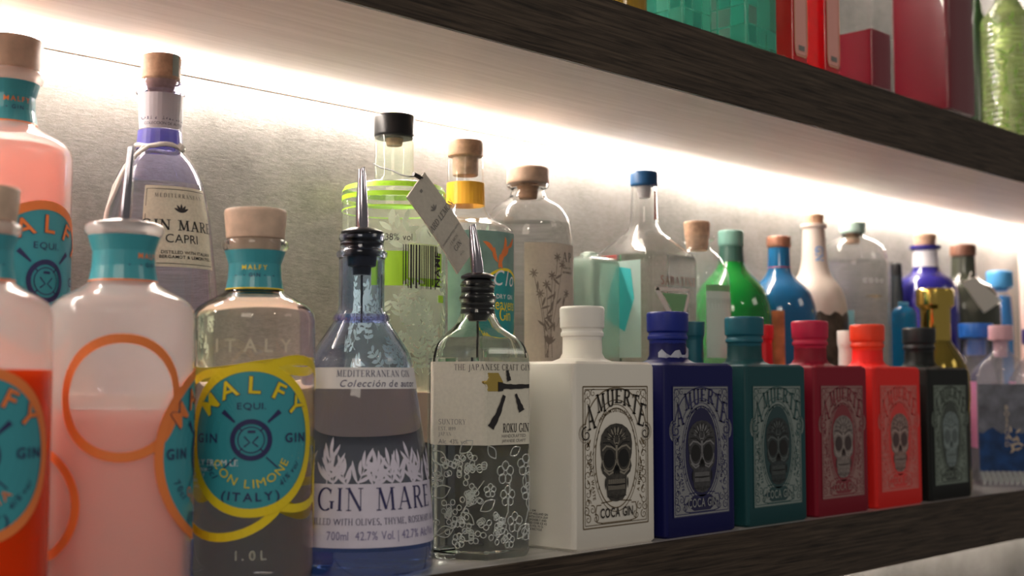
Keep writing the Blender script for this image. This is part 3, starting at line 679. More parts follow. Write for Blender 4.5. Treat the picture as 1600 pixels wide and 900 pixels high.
def amuerte(label, neck_px, xc, body, cap, foil, line, skullc, skulld, skulll, scuff=False):
    wx, wy, H = .0500, .035, .1452
    Yc = .0095+wy; p = (xc, Yc)
    m = mat(body[0]+'_paint', body[1], .5, bump=.06, bscale=900); m.node_tree.nodes['Principled BSDF'].inputs['Specular IOR Level'].default_value = .28; mc = mat(cap[0]+'_cap_paint', cap[1], .45, bump=.08, bscale=900)
    b = Bottle('gin_bottle', label, 1000, Yc, 0, 600, group=None); b.root.location.x = xc; b.X = xc
    b.shape = rectshape(1.0, wy/wx, .075); b.angs = rectangles(1.0, wy/wx, .075); R = wx
    n = (.0172/wx)
    # round neck needs evenly spread angles as well
    b.angs = sorted(set([round(a, 4) for a in b.angs]+[round(2*PI*i/28, 4) for i in range(28)]))
    pr = [(0, 0, 1), (R-.002, 0, 1), (R, .002, 1), (R, H-.0045, 1), (R-.0008, H-.002, 1), (R-.004, H, 1), (.024, H+.0006, .25), (.0185, H+.0030, 0), (.0163, H+.007, 0), (.0160, .163, 0)]
    b.outer = pr; b.solid(m, 'body')
    cpr = rnd([(0, .1625, 0), (.0160, .1620, 0), (.0160, .1655, 0), (.0176, .1662, 0), (.0176, .1690, 0), (.0166, .1700, 0), (.0166, .1722, 0), (.0181, .1732, 0), (.0184, .1885, 0), (.0172, .1902, 0), (0, .1905, 0)], .0005, 2)
    obj('cap', *shell(cpr, n=40), mc, b.root)
    fn = lambda off: (lambda x, y: Vector((x*1.03, -wy-off, .0155+y)))
    g, s, dk, lt, nm = SK
    if foil:
        mf = mat(foil[0]+'_foil', foil[1], .38, .55, bump=.5, bscale=500)
        a = Art().grid(-.0385, .0385, .001, .110, 1, 1)
        lab = a.put('label', mf, fn(.0003), b.root)
        Art().disc(-.037, .073, .0065, .009, 1, 20).disc(.037, .073, .0065, .009, 1, 20).put('label_scrolls', mf, fn(.00015), lab)
        Art().disc(0, .054, .0225, .0375, 1, 40).put('label_oval', mat(foil[0]+'_oval', foil[2], .5), fn(.0004), lab)
        Art().disc(0, .0115, .0225, .0075, 1, 6).put('label_plaque', mat(foil[0]+'_oval', foil[2], .5), fn(.0004), lab)
    else: lab = None
    par = lab or b.root
    ml = mat(line[0]+'_line', line[1], .5); mo = ml if foil else mat('bronze_line', (.17, .13, .08), .5)
    obj('name_lettering', [fn(.0007)(x, y) for x, y in nm.v], nm.f, ml, par, smooth=False)
    em = obj('label_print', [fn(.0005)(x, y) for x, y in g.v], g.f, mo, par, smooth=False)
    sp = lab or em
    Art().text('COCA GIN', 0, .008, .0076, 'BB', sx=.72, sp=.14).put('lettering', ml if not foil else mf, fn(.0008), par)
    obj('skull', [fn(.0006)(x, y) for x, y in s.v], s.f, mat(skullc[0]+'_skull', skullc[1], .5, var=.4, vscale=250), sp, smooth=False)
    obj('skull_shading', [fn(.0008)(x, y) for x, y in dk.v], dk.f, mat(skulld[0]+'_skull_dark', skulld[1], .5), sp, smooth=False)
    obj('skull_highlights', [fn(.0007)(x, y) for x, y in lt.v], lt.f, mat(skulll[0]+'_skull_light', skulll[1], .5), sp, smooth=False)
    return b
GRP = 'square skull-label bottles along the shelf edge'
XS = [.785, .8985, 1.0165, 1.1325, 1.2475, 1.3650]
b = amuerte('white square bottle with black skull label, largest of the skull bottles', 911, XS[0], ('warm_white', (.80, .77, .70)), ('warm_white', (.80, .78, .74)), None, ('black', (.03, .025, .02)), ('charcoal', (.05, .046, .04)), ('black', (.006, .006, .006)), ('grey', (.26, .24, .20)))
t = Art()
for i in range(7): t.text(('L 2041', 'PRODUCT OF HOLLAND GIN', 'DISTILLED WITH COCA LEAF', 'DRINK RESPONSIBLY AND', 'BEST SERVED OVER ICE AS', 'ALC 43% VOL 70 CL', 'PLEASE RECYCLE')[i], .0, -.0024*i, .0017, 'BB', sx=1.0)
t.put('small_text', M_INK, lambda x, y: Vector((-.0501-.0001, -x+.008, .028+y)), b.root)
amuerte('navy blue square skull bottle with silver label and torn seal', 1039, XS[1], ('navy', (.004, .006, .085)), ('royal_blue', (.005, .018, .22)), ('silver', (.33, .34, .36), (.012, .012, .06)), ('navy', (.02, .022, .10)), ('steel', (.045, .045, .05)), ('black', (.01, .01, .01)), ('silver', (.20, .20, .21)))
bb = bpy.context.scene.objects
b1 = [o for o in bb if o.get('label', '').startswith('navy blue square')][0]
sv = []; sf = []
for i in range(15):
    a = -PI*.95+i*PI*.95/14; r = .0172; sv += [(r*math.cos(a), r*math.sin(a), .1485+.001*math.sin(i*2.1)), ((r+.0008*(i % 3))*math.cos(a), (r+.0008*(i % 3))*math.sin(a), .1545+.003*math.sin(i*1.7)+(.004 if i in (11, 12) else 0))]
    if i: q = 2*i; sf.append([q-2, q, q+1, q-1])
obj('torn_seal', sv, sf, mat('torn_film', (.75, .80, .92), .25, trans=.3), b1, smooth=False)
amuerte('teal square skull bottle with pewter label', 1162, XS[2], ('teal', (.010, .065, .075)), ('teal', (.008, .11, .16)), ('pewter', (.30, .36, .34), (.018, .055, .06)), ('dark_teal', (.03, .09, .09)), ('teal_grey', (.022, .032, .034)), ('black', (.01, .01, .01)), ('pewter', (.09, .11, .11)))
amuerte('crimson square skull bottle with dusty rose label', 1262, XS[3], ('crimson', (.24, .006, .022)), ('raspberry', (.52, .012, .06)), ('rose', (.42, .24, .22), (.22, .03, .04)), ('wine', (.24, .035, .05)), ('ash', (.20, .16, .15)), ('dark_ash', (.05, .03, .03)), ('pale_ash', (.32, .27, .25)))
amuerte('coral red square skull bottle with pale pink label', 1349, XS[4], ('coral', (.80, .022, .018)), ('orange_red', (.85, .06, .02)), ('blush', (.80, .22, .19), (.72, .05, .045)), ('coral_line', (.80, .07, .06)), ('taupe', (.25, .15, .13)), ('dark_taupe', (.08, .04, .04)), ('pale_taupe', (.42, .30, .27)))
amuerte('black square skull bottle with sage green label', 1432, XS[5], ('black', (.008, .010, .0095)), ('black', (.012, .014, .017)), ('sage', (.26, .32, .27), (.05, .065, .055)), ('dark_sage', (.06, .08, .065)), ('mist', (.17, .22, .22)), ('dark_mist', (.10, .13, .13)), ('pale_mist', (.25, .31, .30)))
# two slim bottles and a pale one tucked behind them (only necks show)
def slim(label, px, col, ycap):
    b = Bottle('gin_bottle', label, px, .0985, 0, 540); b.shape = rectshape(1, .95, .2); b.angs = rectangles(1, .95, .2)
    b.outer = rnd([(0, 0, 1), (.0150, 0, 1), (.0150, .139, 1, .003), (.0092, .142, 0, .001), (.0086, b.z(ycap+28), 0, .001)]); b.solid(col, 'body')
    b.lathe('cap', [(.0088/b.k, ycap+29), (.0090/b.k, ycap+24), (.0098/b.k, ycap+23), (.0100/b.k, ycap+1)], col)
slim('teal cap and neck behind the navy skull bottle', 1085, MATS['teal_cap_paint'], 502)
slim('red bottle neck peeking out behind the teal skull bottle', 1194, mat('red_cap_paint', (.62, .01, .02), .45), 507)
slim('white bottle neck peeking out behind the crimson skull bottle', 1322, MATS['warm_white_cap_paint'], 516)
# gold bottle
b = Bottle('gin_bottle', 'gold bottle with tall shiny neck behind the black skull bottle', 1464, .066, 0, 600)
k = b.k; Z = b.z; M_GG = mat('gold_chrome', (.80, .58, .14), .13, 1.0); M_OLIVE = mat('dark_gold_glass', (.22, .16, .03), .12, .7)
b.outer = rnd([(0, 0, 0), (.036, 0, 0), (.037, .004, 0), (.037, Z(590), 0, .018), (.031, Z(560), 0, .008), (24*k, Z(535), 0, .006), (22*k, Z(530), 0, .003), (22*k, Z(480), 0)]); b.solid(M_OLIVE, 'body')
b.lathe('gold_cap', [(23, 545), (23, 484), (29, 478), (29, 455), (27, 452)], M_GG)
ch = Art(); pts = []
for i in range(60): a = b.face+1.0-.35*math.sin(i*.1); rr, _ = rad_at(b.outer, .02+i*.0022); pts.append((rr*math.cos(a+i*.004)+0, rr*math.sin(a+i*.004), .02+i*.0022))
bmv = []; bmf = []
for i, p in enumerate(pts):
    r = .0015; base = len(bmv); bmv += [Vector(p)+Vector(q)*r for q in ((1, 0, 0), (0, 1, 0), (-1, 0, 0), (0, -1, 0), (0, 0, 1), (0, 0, -1))]
    bmf += [[base+a_, base+b_, base+c_] for a_, b_, c_ in ((0, 1, 4), (1, 2, 4), (2, 3, 4), (3, 0, 4), (1, 0, 5), (2, 1, 5), (3, 2, 5), (0, 3, 5))]
obj('bead_chain', bmv, bmf, M_GG, b.root)
# crystal bottles at the right end
def crystal(label, px, Y, r, capm, capr, ycap, ytop, face=True):
    b = Bottle('gin_bottle', label, px, Y, 0, 600); k = b.k; Z = b.z
    DY = .55; b.shape = rectshape(1, DY, .07); b.angs = sorted(set([round(a, 4) for a in rectangles(1, DY, .07)]+[round(2*PI*i/28, 4) for i in range(28)]))
    b.outer = rnd([(0, 0, 1), (r-.003, 0, 1), (r, .004, 1), (r, Z(ytop+12), 1, .004), (r*.85, Z(ytop), .9, .004), (capr*.75*k, Z(ycap+42), 0, .004), (capr*.68*k, Z(ycap+26), 0, .001), (capr*.8*k, Z(ycap+24), 0)])
    b.glass(M_CRYS, .004, bottom=.014)
    b.lathe('stopper', [(capr*.55, ycap+50), (capr*.55, ycap+25), (capr, ycap+23), (capr, ycap+1)], capm)
    g = Art()
    if face:
        fl = lambda off: (lambda x, y: Vector((x, -r*DY-off, y)))
        lab = Art().grid(-r*.98, r*.95, Z(735), Z(600), 1, 1).put('label', mat('storm_grey_label', (.15, .16, .20), .5, var=.5, vscale=50), fl(.0003), b.root)
        Art().grid(-r*.98, r*.95, Z(735), Z(672), 12, 3, top=lambda x: Z(672)+.004*math.sin(x*260)).put('blue_print', mat('ocean_blue_print', (.008, .05, .18), .5, var=.5, vscale=60), fl(.0006), lab)
        t = Art()
        for i, c in enumerate('BOSFORD'): t.text(c, 0, Z(640)-i*.0075, .006, 'B')
        for i in range(14): t.leaf(r*.3+random.uniform(-.006, .008), Z(690)+random.uniform(-.012, .016), random.uniform(0, 6), .008, .0025)
        t.put('gold_print', mat('pale_gold_print', (.72, .58, .42), .35, .4), fl(.0008), lab)
        sd = lambda off: (lambda x, y: Vector((-r-off, x, y)))
        Art().grid(-r*DY*.9, r*DY*.96, Z(700), Z(596), 1, 1).put('side_label', mat('orchid_pink_label', (.75, .27, .50), .35), sd(.0003), b.root)
    a = Art()
    for i in range(10):
        for j in (-1, 0, 1): a.leaf(-r*.85+i*r*.19, .002+.004*(j+1), PI/2+j*.3, .011, .0035)
    a.put('cut_facets', MATS['relief_highlight'], lambda x, y: Vector((x, -r*DY-.0006, y)), b.root)
    b.root.rotation_euler.z = math.radians(-52)
    return b
crystal('small cut-glass bottle with royal blue stopper right of the gold bottle', 1527, .087, .0215, mat('royal_blue_stopper', (.02, .13, .50), .3), 26, 505, 572, False)
crystal('cut-glass bottle with pink stopper and dark blue label', 1565, .044, .0345, mat('dusty_pink_stopper', (.72, .42, .48), .4), 18, 508, 574)
crystal('cut-glass bottle with violet stopper cropped by the right edge', 1622, .047, .0325, mat('violet_stopper', (.06, .04, .25), .3), 22, 514, 580)

# ------------------------------------------------------------------ back row, standing on the step
# label-parchment bottle with rope
b = Bottle('gin_bottle', 'blue-shouldered bottle with parchment label and white rope, back row', 247, .165, RZ, 350)
k = b.k; Z = b.z
b.outer = rnd([(0, 0, 0), (.038, 0, 0), (.041, .004, 0), (98*k, Z(520), 0, .02), (90*k, Z(430), 0, .02), (80*k, Z(340), 0, .02), (68*k, Z(285), 0, .02), (54*k, Z(258), 0, .012), (36*k, Z(238), 0, .006), (33*k, Z(225), 0, .004), (33*k, Z(152), 0, .001), (38*k, Z(148), 0, .001), (38*k, Z(134), 0, .001), (33*k, Z(128), 0, .001)])
M_VIO = glass('violet_blue_glass', (.80, .80, 1.0), 1.40); b.glass(M_VIO, .0026, 292)
b.lathe('cork', [(20, 140), (24, 128), (30, 124), (32, 90), (30, 87)], M_CORK)
Art().grid(-.006, .006, Z(122), Z(89), 4, 1).put('tax_strip', mat('grey_green_strip', (.30, .36, .33), .6), (lambda x, y: Vector(((32*k+.0004)*math.cos(b.face+.75+x/.03), (32*k+.0004)*math.sin(b.face+.75+x/.03), y))), b.root)
mp = lambda zc, off, a0=0.0, R=None: b.cylmap(a0, zc, off, R)
nl = Art().grid(-.022, .022, Z(205), Z(150), 16, 1).put('neck_label', mat('lavender_neck_label', (.66, .64, .72), .5), b.cylmap(.25, 0, .0004, 33*k), b.root)
Art().text('GIN MARE', 0, Z(192), .0072, 'S', sp=.1, sx=.85).text('COLECCION DE AUTOR', 0, Z(200), .002, 'B').text('MEDITERRANEAN', 0, Z(164), .0022, 'B', sp=.3).put('lettering', M_INKB, b.cylmap(.25, 0, .0007, 33*k), nl)
vb = Art().grid(-33*k*PI, 33*k*PI, Z(236), Z(206), 30, 1).put('blue_neck_band', mat('violet_enamel', (.16, .15, .62), .3, trans=.4), b.cylmap(0, 0, .0003, 33*k), b.root)
zc = Z(365); mpx = lambda off: b.cylmap(.44, zc, off, 82*k); W_ = 50*k*1.18
lab = Art().grid(-W_, W_, Z(424)-zc, Z(300)-zc, 20, 6).put('label', M_PARCH, mpx(.0006), b.root)
t = Art().text('MEDITERRANEAN', 0, Z(318)-zc, .0028, 'S', sp=.35).text('GIN MARE', 0, Z(368)-zc, .0072, 'SB', sx=1.15, sp=.16).text('CAPRI', 0, Z(387)-zc, .0062, 'B', sx=1.0)
t.text('700', -W_*.82, Z(398)-zc, .003, 'BB').text('ML', -W_*.82, Z(405)-zc, .003, 'BB').text('DISTILLED WITH ITALIAN', .004, Z(404)-zc, .0022, 'BB').text('BERGAMOT & LEMON PEEL', .004, Z(411)-zc, .0022, 'BB')
for aa in (PI/2, PI/2+.6, PI/2-.6, PI/2+1.1, PI/2-1.1): t.leaf(0, Z(340)-zc, aa, .006, .0018)
for y_ in (Z(305)-zc, Z(419)-zc): t.line([(-W_*.94+i*W_*.188, y_) for i in range(11)], .0004)
for x_ in (-W_*.94, W_*.94): t.line([(x_, Z(305)-zc), (x_, 0), (x_, Z(419)-zc)], .0004)
t.put('lettering', M_INK, mpx(.0009), lab)
pts = [Vector((36.5*k*math.cos(2*PI*i/24), 36.5*k*math.sin(2*PI*i/24), Z(232)-.001*math.sin(i))) for i in range(25)]
rp = tube_along('rope', pts, .0017, M_STRING, b.root)
def hang(angle, zlist, off=.003):
    P = []
    for j, (y_, da) in enumerate(zlist): zz = Z(y_); rr = rad_at(b.outer, zz)[0]+off; a_ = b.face+angle+da; P.append(Vector((rr*math.cos(a_), rr*math.sin(a_), zz)))
    return P
tube_along('rope_end', hang(-.6, [(236, 0), (248, -.1), (268, -.25), (300, -.4), (340, -.5), (390, -.55), (440, -.6), (480, -.5)]), .0014, M_STRING, rp)
tube_along('rope_end', hang(-.4, [(236, 0), (250, -.3), (280, -.45), (330, -.65), (380, -.75), (430, -.8), (462, -.85)]), .0014, M_STRING, rp)
tube_along('rope_knot', [Vector((40*k*math.cos(b.face+.8), 40*k*math.sin(b.face+.8), Z(236))), Vector((44*k*math.cos(b.face+.9), 44*k*math.sin(b.face+.9), Z(230)))], .0026, M_STRING, rp)

# green-banded clear bottle with black cap
b = Bottle('gin_bottle', 'clear bottle with black cap, lime green bands and barcode', 615, .165, RZ, 400)
k = b.k; Z = b.z
b.outer = rnd([(0, 0, 0), (78*k, 0, 0), (81*k, .004, 0), (81*k, Z(300), 0, .006), (74*k, Z(291), 0, .004), (34*k, Z(287), 0, .003), (31*k, Z(280), 0, .002), (31*k, Z(214), 0)])
M_PALEG = thin('pale_green_thin_glass', (.94, .98, .90), milk=.10, gloss=.03, milkcol=(.85, .92, .82)); b.glass(M_PALEG, .0022)
b.lathe('cap', [(30, 217), (32, 212), (32, 184), (31, 181)], M_BLACK)
b.lathe('stopper', [(12, 228), (15, 215), (15, 212)], M_CORK)
LIME = mat('lime_print', (.42, .78, .04), .4)
for y0, y1 in ((302, 294), (316, 309), (332, 330)):
    Art().grid(-82*k*PI, 82*k*PI, Z(y0), Z(y1), 60, 1).put('lime_band', LIME, b.cylmap(0, 0, .0004, 82*k), b.root)
fg = b.cylmap(0, 0, .0005, 82*k); fg2 = b.cylmap(0, 0, .0008, 82*k)
g = Art().grid(-20*k, 92*k, Z(452), Z(400), 20, 1).grid(82*k, 100*k, Z(387), Z(377), 4, 1).grid(82*k, 100*k, Z(475), Z(464), 4, 1)
lab = g.put('label', LIME, fg, b.root)
Art().grid(22*k, 78*k, Z(440), Z(388), 12, 1).put('barcode_ground', mat('pale_lime_print', (.70, .82, .48), .5), b.cylmap(0, 0, .00065, 82*k), lab)
t = Art(); x = 14
while x < 78:
    wd = random.choice((1.2, 1.8, 2.8)); t.grid(x*k, (x+wd)*k, Z(456+(0 if random.random() < .7 else -6)), Z(390), 1, 1); x += wd+random.choice((1.6, 2.4, 3.2))
t.text('38% vol', 8*k, Z(384), 11*k, 'B', sx=.85); t.text('NAME', 86*k, Z(425), 16*k, 'BB', rot=PI/2, sx=.9)
t.put('barcode', M_INK, fg2, lab)
lf = Art(); rg = random.Random(5)
for i in range(42):
    x = rg.uniform(-95, 100)*k; y = Z(rg.uniform(462, 590)); a = rg.uniform(.6, 2.5); lf.line([(x, y), (x+.018*math.cos(a), y+.018*math.sin(a))], .0006)
    for j in range(4):
        for sd in (-1, 1): lf.leaf(x+.018*math.cos(a)*(j+1)/4, y+.018*math.sin(a)*(j+1)/4, a+sd*rg.uniform(.7, 1.2), rg.uniform(.005, .009), .0030)
l2 = Art()
for i in range(12):
    x = rg.uniform(-30, 60)*k; y = Z(rg.uniform(355, 395)); a = rg.uniform(0, 3); l2.leaf(x, y, a, .012, .0045)
l2.put('sprig_print', mat('celadon_print', (.66, .78, .60), .5), fg, b.root)
lf.put('leaf_print', mat('celadon_print', (.66, .78, .60), .5), fg, b.root)
# hang tag on that bottle
nk = Vector((b.X, b.Y, 0))
A_ = at(663, 269, .085); B_ = at(636, 308, .083); C_ = at(715, 428, .082); D_ = at(742, 389, .084)
root = thing('hang_tag', 'cream paper tag hanging from the black-capped bottle', 'tag', A_)
def tagp(u, v_, off=0):
    p = A_*(1-u)*(1-v_)+B_*u*(1-v_)+D_*(1-u)*v_+C_*u*v_; nrm = (B_-A_).cross(D_-A_).normalized()
    if nrm.y > 0: nrm = -nrm
    bend = math.sin(v_*PI)*.002; return p+nrm*(off+bend)-A_
tv = []; tf = []; n = 10
for j in range(n+1):
    for i in range(3): tv.append(tagp(i/2, j/n, .0003))
for j in range(n+1):
    for i in range(3): tv.append(tagp(i/2, j/n, -.0012))
m_ = 3*(n+1)
for j in range(n):
    for i in range(2): q = j*3+i; tf.append([q, q+1, q+4, q+3]); tf.append([m_+q, m_+q+3, m_+q+4, m_+q+1])
    for i in (0, 2): q = j*3+i; tf.append([q, q+3, m_+q+3, m_+q])
for j in (0, n):
    for i in range(2): q = j*3+i; tf.append([q, q+1, m_+q+1, m_+q])
pc = obj('card', tv, tf, mat('grey_cream_card', (.50, .47, .41), .8, var=.06, vscale=300), root, smooth=False)
def tagmap(x, y): return tagp(.5-y*1.0, .0+x, .0007)
t = Art()   # x along the tag 0..1, y across -.5..+.5 ; text reads across the tag
sc = (B_-A_).length/(D_-A_).length
def tagtext(s_, v_, size, font='S', spx=.12):
    a = Art().text(s_, 0, 0, size, font, sp=spx)
    t.add([(v_-q[1]*sc, q[0]) for q in a.v], a.f)
tagtext('HARD LEMON', .46, .17, 'SB', .05); tagtext('HANDCRAFTED WITH', .66, .065, 'B'); tagtext('GIN', .82, .15, 'SB'); tagtext('LEMON', .73, .09, 'S'); tagtext('70 CL', .90, .06, 'B')
a = Art()
for q in (.4, 1.1, 1.8, 2.5): a.leaf(0, 0, q, .17, .05)
t.add([(.33-q[1]*sc, q[0]) for q in a.v], a.f)
t.add([(.07, -.05), (.07, .05), (.10, .05), (.10, -.05)], [[0, 1, 2, 3]])
t.put('lettering', M_GREY, tagmap, pc)
st = []
n0 = nk+Vector((0, 0, 0)); 
p0 = at(584, 256, .165-.03); p1 = at(612, 266, .11); p2 = at(640, 276, .088); p3 = at(652, 275, .084)
pts = [p0, p0*.6+p1*.4+Vector((0, 0, -.001)), p1, p1*.5+p2*.5+Vector((0, 0, -.001)), p2, p3, at(661, 278, .082)]
tube_along('string', [p-A_ for p in pts], .0006, M_BLACK, root)
tube_along('string_knot', [p3-A_+Vector((-.004, 0, .001)), p3-A_, p3-A_+Vector((.003, 0, -.001))], .0018, M_BLACK, root)

# amber-necked bottle with teal and orange label
b = Bottle('gin_bottle', 'clear bottle with amber neck band and teal label, cork stopper', 727, .170, RZ, 400)
k = b.k; Z = b.z
b.outer = rnd([(0, 0, 0), (72*k, 0, 0), (75*k, .004, 0), (77*k, Z(364), 0, .006), (70*k, Z(356), 0, .006), (44*k, Z(344), 0, .006), (30*k, Z(325), 0, .004), (28*k, Z(250), 0, .001), (28*k, Z(247), 0)])
b.glass(M_CLEARTHIN, .0022)
b.lathe('cork', [(20, 275), (21, 247), (28, 245), (28, 224), (27, 221)], M_CORK)
b.liquid(thin('water_clear_spirit', (.93, .94, .92), milk=.04, gloss=0), 346, .0035, .01)
Art().grid(-29*k*PI, 29*k*PI, Z(322), Z(287), 30, 1).put('neck_band', mat('amber_band', (.85, .42, .03), .35), b.cylmap(0, 0, .0004, 29*k), b.root)
R = 77*k; xl, xr = -.35*R, 1.35*R
lab = Art().grid(xl, xr, Z(530), Z(368), 24, 8).put('label', mat('sage_teal_label', (.18, .30, .27), .5, var=.25, vscale=40), b.cylmap(0, 0, .0004, R), b.root)
cx_, cy_ = R*.93, Z(480)
Art().disc(cx_, cy_, .030, .030, 6, 40).put('label_disc', mat('deep_teal_print', (.015, .26, .28), .5), b.cylmap(0, 0, .0006, R), lab)
Art().ring(cx_, cy_, .031, .031, .0024).put('label_arc', M_YEL, b.cylmap(0, 0, .0007, R), lab)
rg = random.Random(2); o_ = Art()
for i in range(8): o_.leaf(R*.8+rg.uniform(-.01, .01), Z(400)+rg.uniform(-.006, .006), rg.uniform(0, 6.28), .014, .004, bend=1.0)
o_.put('coral_print', mat('coral_orange_print', (.75, .20, .05), .5), b.cylmap(0, 0, .0007, R), lab)
t = Art().text('Heavens', cx_-.002, Z(487), .0105, 'SB', sx=.75, sp=.1).text('Gin', cx_, Z(503), .0105, 'SB', sx=.85)
t.put('lettering', M_YEL, b.cylmap(0, 0, .0009, R), lab)
Art().text('DRY GIN', cx_, Z(470), .004, 'BB', sp=.15).text('Clo', cx_, Z(450), .014, 'I', sx=.9).put('white_lettering', M_WHITE, b.cylmap(0, 0, .0009, R), lab)

# round-shouldered clear bottle with floral parchment
b = Bottle('gin_bottle', 'round-shouldered clear bottle with beech cap and flower label', 825, .170, RZ, 400)
k = b.k; Z = b.z
b.outer = rnd([(0, 0, 0), (68*k, 0, 0), (71*k, .004, 0), (71*k, Z(370), 0, .008), (67*k, Z(345), 0, .012), (55*k, Z(325), 0, .010), (30*k, Z(310), 0, .010), (25*k, Z(297), 0, .002), (33*k, Z(293), 0, .001), (33*k, Z(286), 0)])
b.glass(M_CLEARBACK, .0022, 352)
b.lathe('wooden_cap', [(33, 288), (34, 284), (34, 266), (32, 263)], M_BEECH); b.lathe('cork', [(14, 312), (18, 288), (18, 285)], M_CORK)
R = 71*k; lab = Art().grid(-.08*R, 1.45*R, Z(580), Z(386), 20, 1).put('label', mat('oatmeal_label', (.52, .45, .37), .8, var=.06, vscale=300), b.cylmap(0, 0, .0004, R), b.root)
t = Art(); rg = random.Random(9)
for i in range(7):
    x = R*(.12+.14*i); y = Z(rg.uniform(400, 470)); x2 = R*.45
    t.line([(x2+rg.uniform(-.004, .004), Z(560)), ((x+x2)/2, (y+Z(560))/2+.004), (x, y)], .0005)
    for j in range(7): t.leaf(x, y, j*.9, .0045, .0012)
    for j in range(4): yy = Z(540)+(y-Z(540))*j/4; t.leaf(x2+(x-x2)*j/4, yy, rg.uniform(.3, 2.8), .009, .0022)
t.put('flower_print', mat('umber_ink', (.20, .16, .13), .6), b.cylmap(0, 0, .0007, R), lab)
Art().text('AP', R*1.0, Z(413), .0085, 'S', sp=.3).text('DRY GIN', R*1.02, Z(424), .002, 'B').text('BOTANICAL', R*1.02, Z(431), .002, 'B').put('lettering', M_INK, b.cylmap(0, 0, .0007, R), lab)

# pale sage squared bottle between
b = Bottle('gin_bottle', 'pale sage green squared bottle in the gap left of the blue-capped one', 921, .180, RZ, 480)
b.shape = rectshape(1, 1, .15); b.angs = rectangles(1, 1, .15); k = b.k; Z = b.z
b.outer = rnd([(0, 0, 1), (.024, 0, 1), (.0245, Z(412), 1, .003), (.020, Z(405), 1, .002), (.009, Z(400), 0, .002), (.009, Z(396), 0)]); b.glass(thin('sage_glass', (.62, .72, .66), milk=.35, milkcol=(.5, .6, .53)), .002)
b.lathe('cap', [(9, 404), (9, 394)], mat('sage_cap', (.55, .62, .56), .5))

# tall squared bottle, blue cap
b = Bottle('gin_bottle', 'tall square clear bottle with dark blue cap and ribbon print', 1007, .155, RZ, 400)
k = b.k; Z = b.z; r = .0385
b.shape = rectshape(1, 1, .16); b.angs = sorted(set([round(a, 4) for a in rectangles(1, 1, .16)]+[round(2*PI*i/28, 4) for i in range(28)]))
b.outer = rnd([(0, 0, 1), (r-.002, 0, 1), (r, .003, 1), (r, Z(408), 1, .003), (r*.96, Z(400), 1, .004), (.016, Z(362), .2, .003), (.0140, Z(352), 0, .002), (.0125, Z(292), 0, .001), (.0135, Z(290), 0)])
b.glass(M_CLEARBACK, .0022, 402)
b.lathe('cap', [(20, 292), (22, 289), (22, 272), (20, 269)], mat('denim_blue_cap', (.02, .10, .25), .4)); b.lathe('stopper', [(9, 310), (12, 292), (12, 290)], M_WHITE)
Art().grid(-.002, .002, Z(345), Z(300), 2, 1).put('tax_strip', mat('rust_strip', (.35, .08, .05), .5), lambda x, y: Vector((.0138*math.cos(b.face+.95+x/.014), .0138*math.sin(b.face+.95+x/.014), y)), b.root)
sd = lambda off: (lambda x, y: Vector((-r-off, -x, y)))
sl = Art().grid(-.026, .026, Z(560), Z(412), 1, 1).put('side_panel', mat('mint_panel', (.55, .74, .70), .4, trans=.3), sd(.0003), b.root)
Art().poly([(-.018, Z(500)), (.006, Z(520)), (.018, Z(470)), (.014, Z(425)), (-.004, Z(420)), (-.012, Z(450))]).put('aqua_figure', mat('aqua_print', (.06, .50, .52), .4), sd(.0006), sl)
fr = lambda off: (lambda x, y: Vector((x, -r-off, y)))
t = Art().text('SABATINI', -.024, Z(449), .0085, 'SB', sp=.2, sx=1.0, align='l'); t.put('lettering', mat('rust_ink', (.16, .03, .02), .5), fr(.0006), b.root)
a = Art().line([(-.033, Z(456)), (.022, Z(456))], .0035).line([(-.031, Z(456)), (-.006, Z(500)), (.004, Z(530))], .006).line([(.022, Z(456)), (.004, Z(530))], .004)
a.put('ribbon_print', mat('blush_ribbon', (.80, .72, .66), .5), fr(.0006), b.root)
Art().poly([(-.022, Z(462)), (.018, Z(462)), (.006, Z(512)), (-.004, Z(492))]).put('green_print', mat('fern_print', (.20, .42, .20), .5), fr(.0004), b.root)

def simple(label, px, Y, prof, m, cy=450, z0=RZ, level=None, real=False, t=.002):
    b = Bottle('gin_bottle', label, px, Y, z0, cy); k = b.k; Z = b.z
    pts = [(0, 0, 0), (prof[0][0]*k-.002, 0, 0), (prof[0][0]*k, .003, 0)]+[(p[0]*k, Z(p[1]), 0, *(p[2:3])) for p in prof]
    b.outer = rnd(pts, .003)
    if m: b.glass(m, t, level if real else None) if real or m.name in THIN else b.solid(m)
    return b
# cork-topped clear bottle with pale label
b = simple('clear bottle with flared cork and pale green label', 1090, .143, [(52, 470, .02), (49, 425, .02), (34, 400, .012), (21, 390, .004), (21, 378, .002), (27, 376, .001), (27, 370)], M_CLEARTHIN)
b.lathe('cork', [(16, 392), (19, 372), (21, 350), (20, 347)], M_CORK)
R = 54*b.k; lab = Art().grid(.25*R, 1.3*R, b.z(560), b.z(458), 14, 1).put('label', mat('pale_mint_label', (.62, .72, .64), .6), b.cylmap(0, 0, .0004, R), b.root)
Art().grid(.25*R, 1.3*R, b.z(458), b.z(448), 14, 1).put('label_edge', mat('fern_print', (.2, .42, .2)), b.cylmap(0, 0, .0005, R), lab)
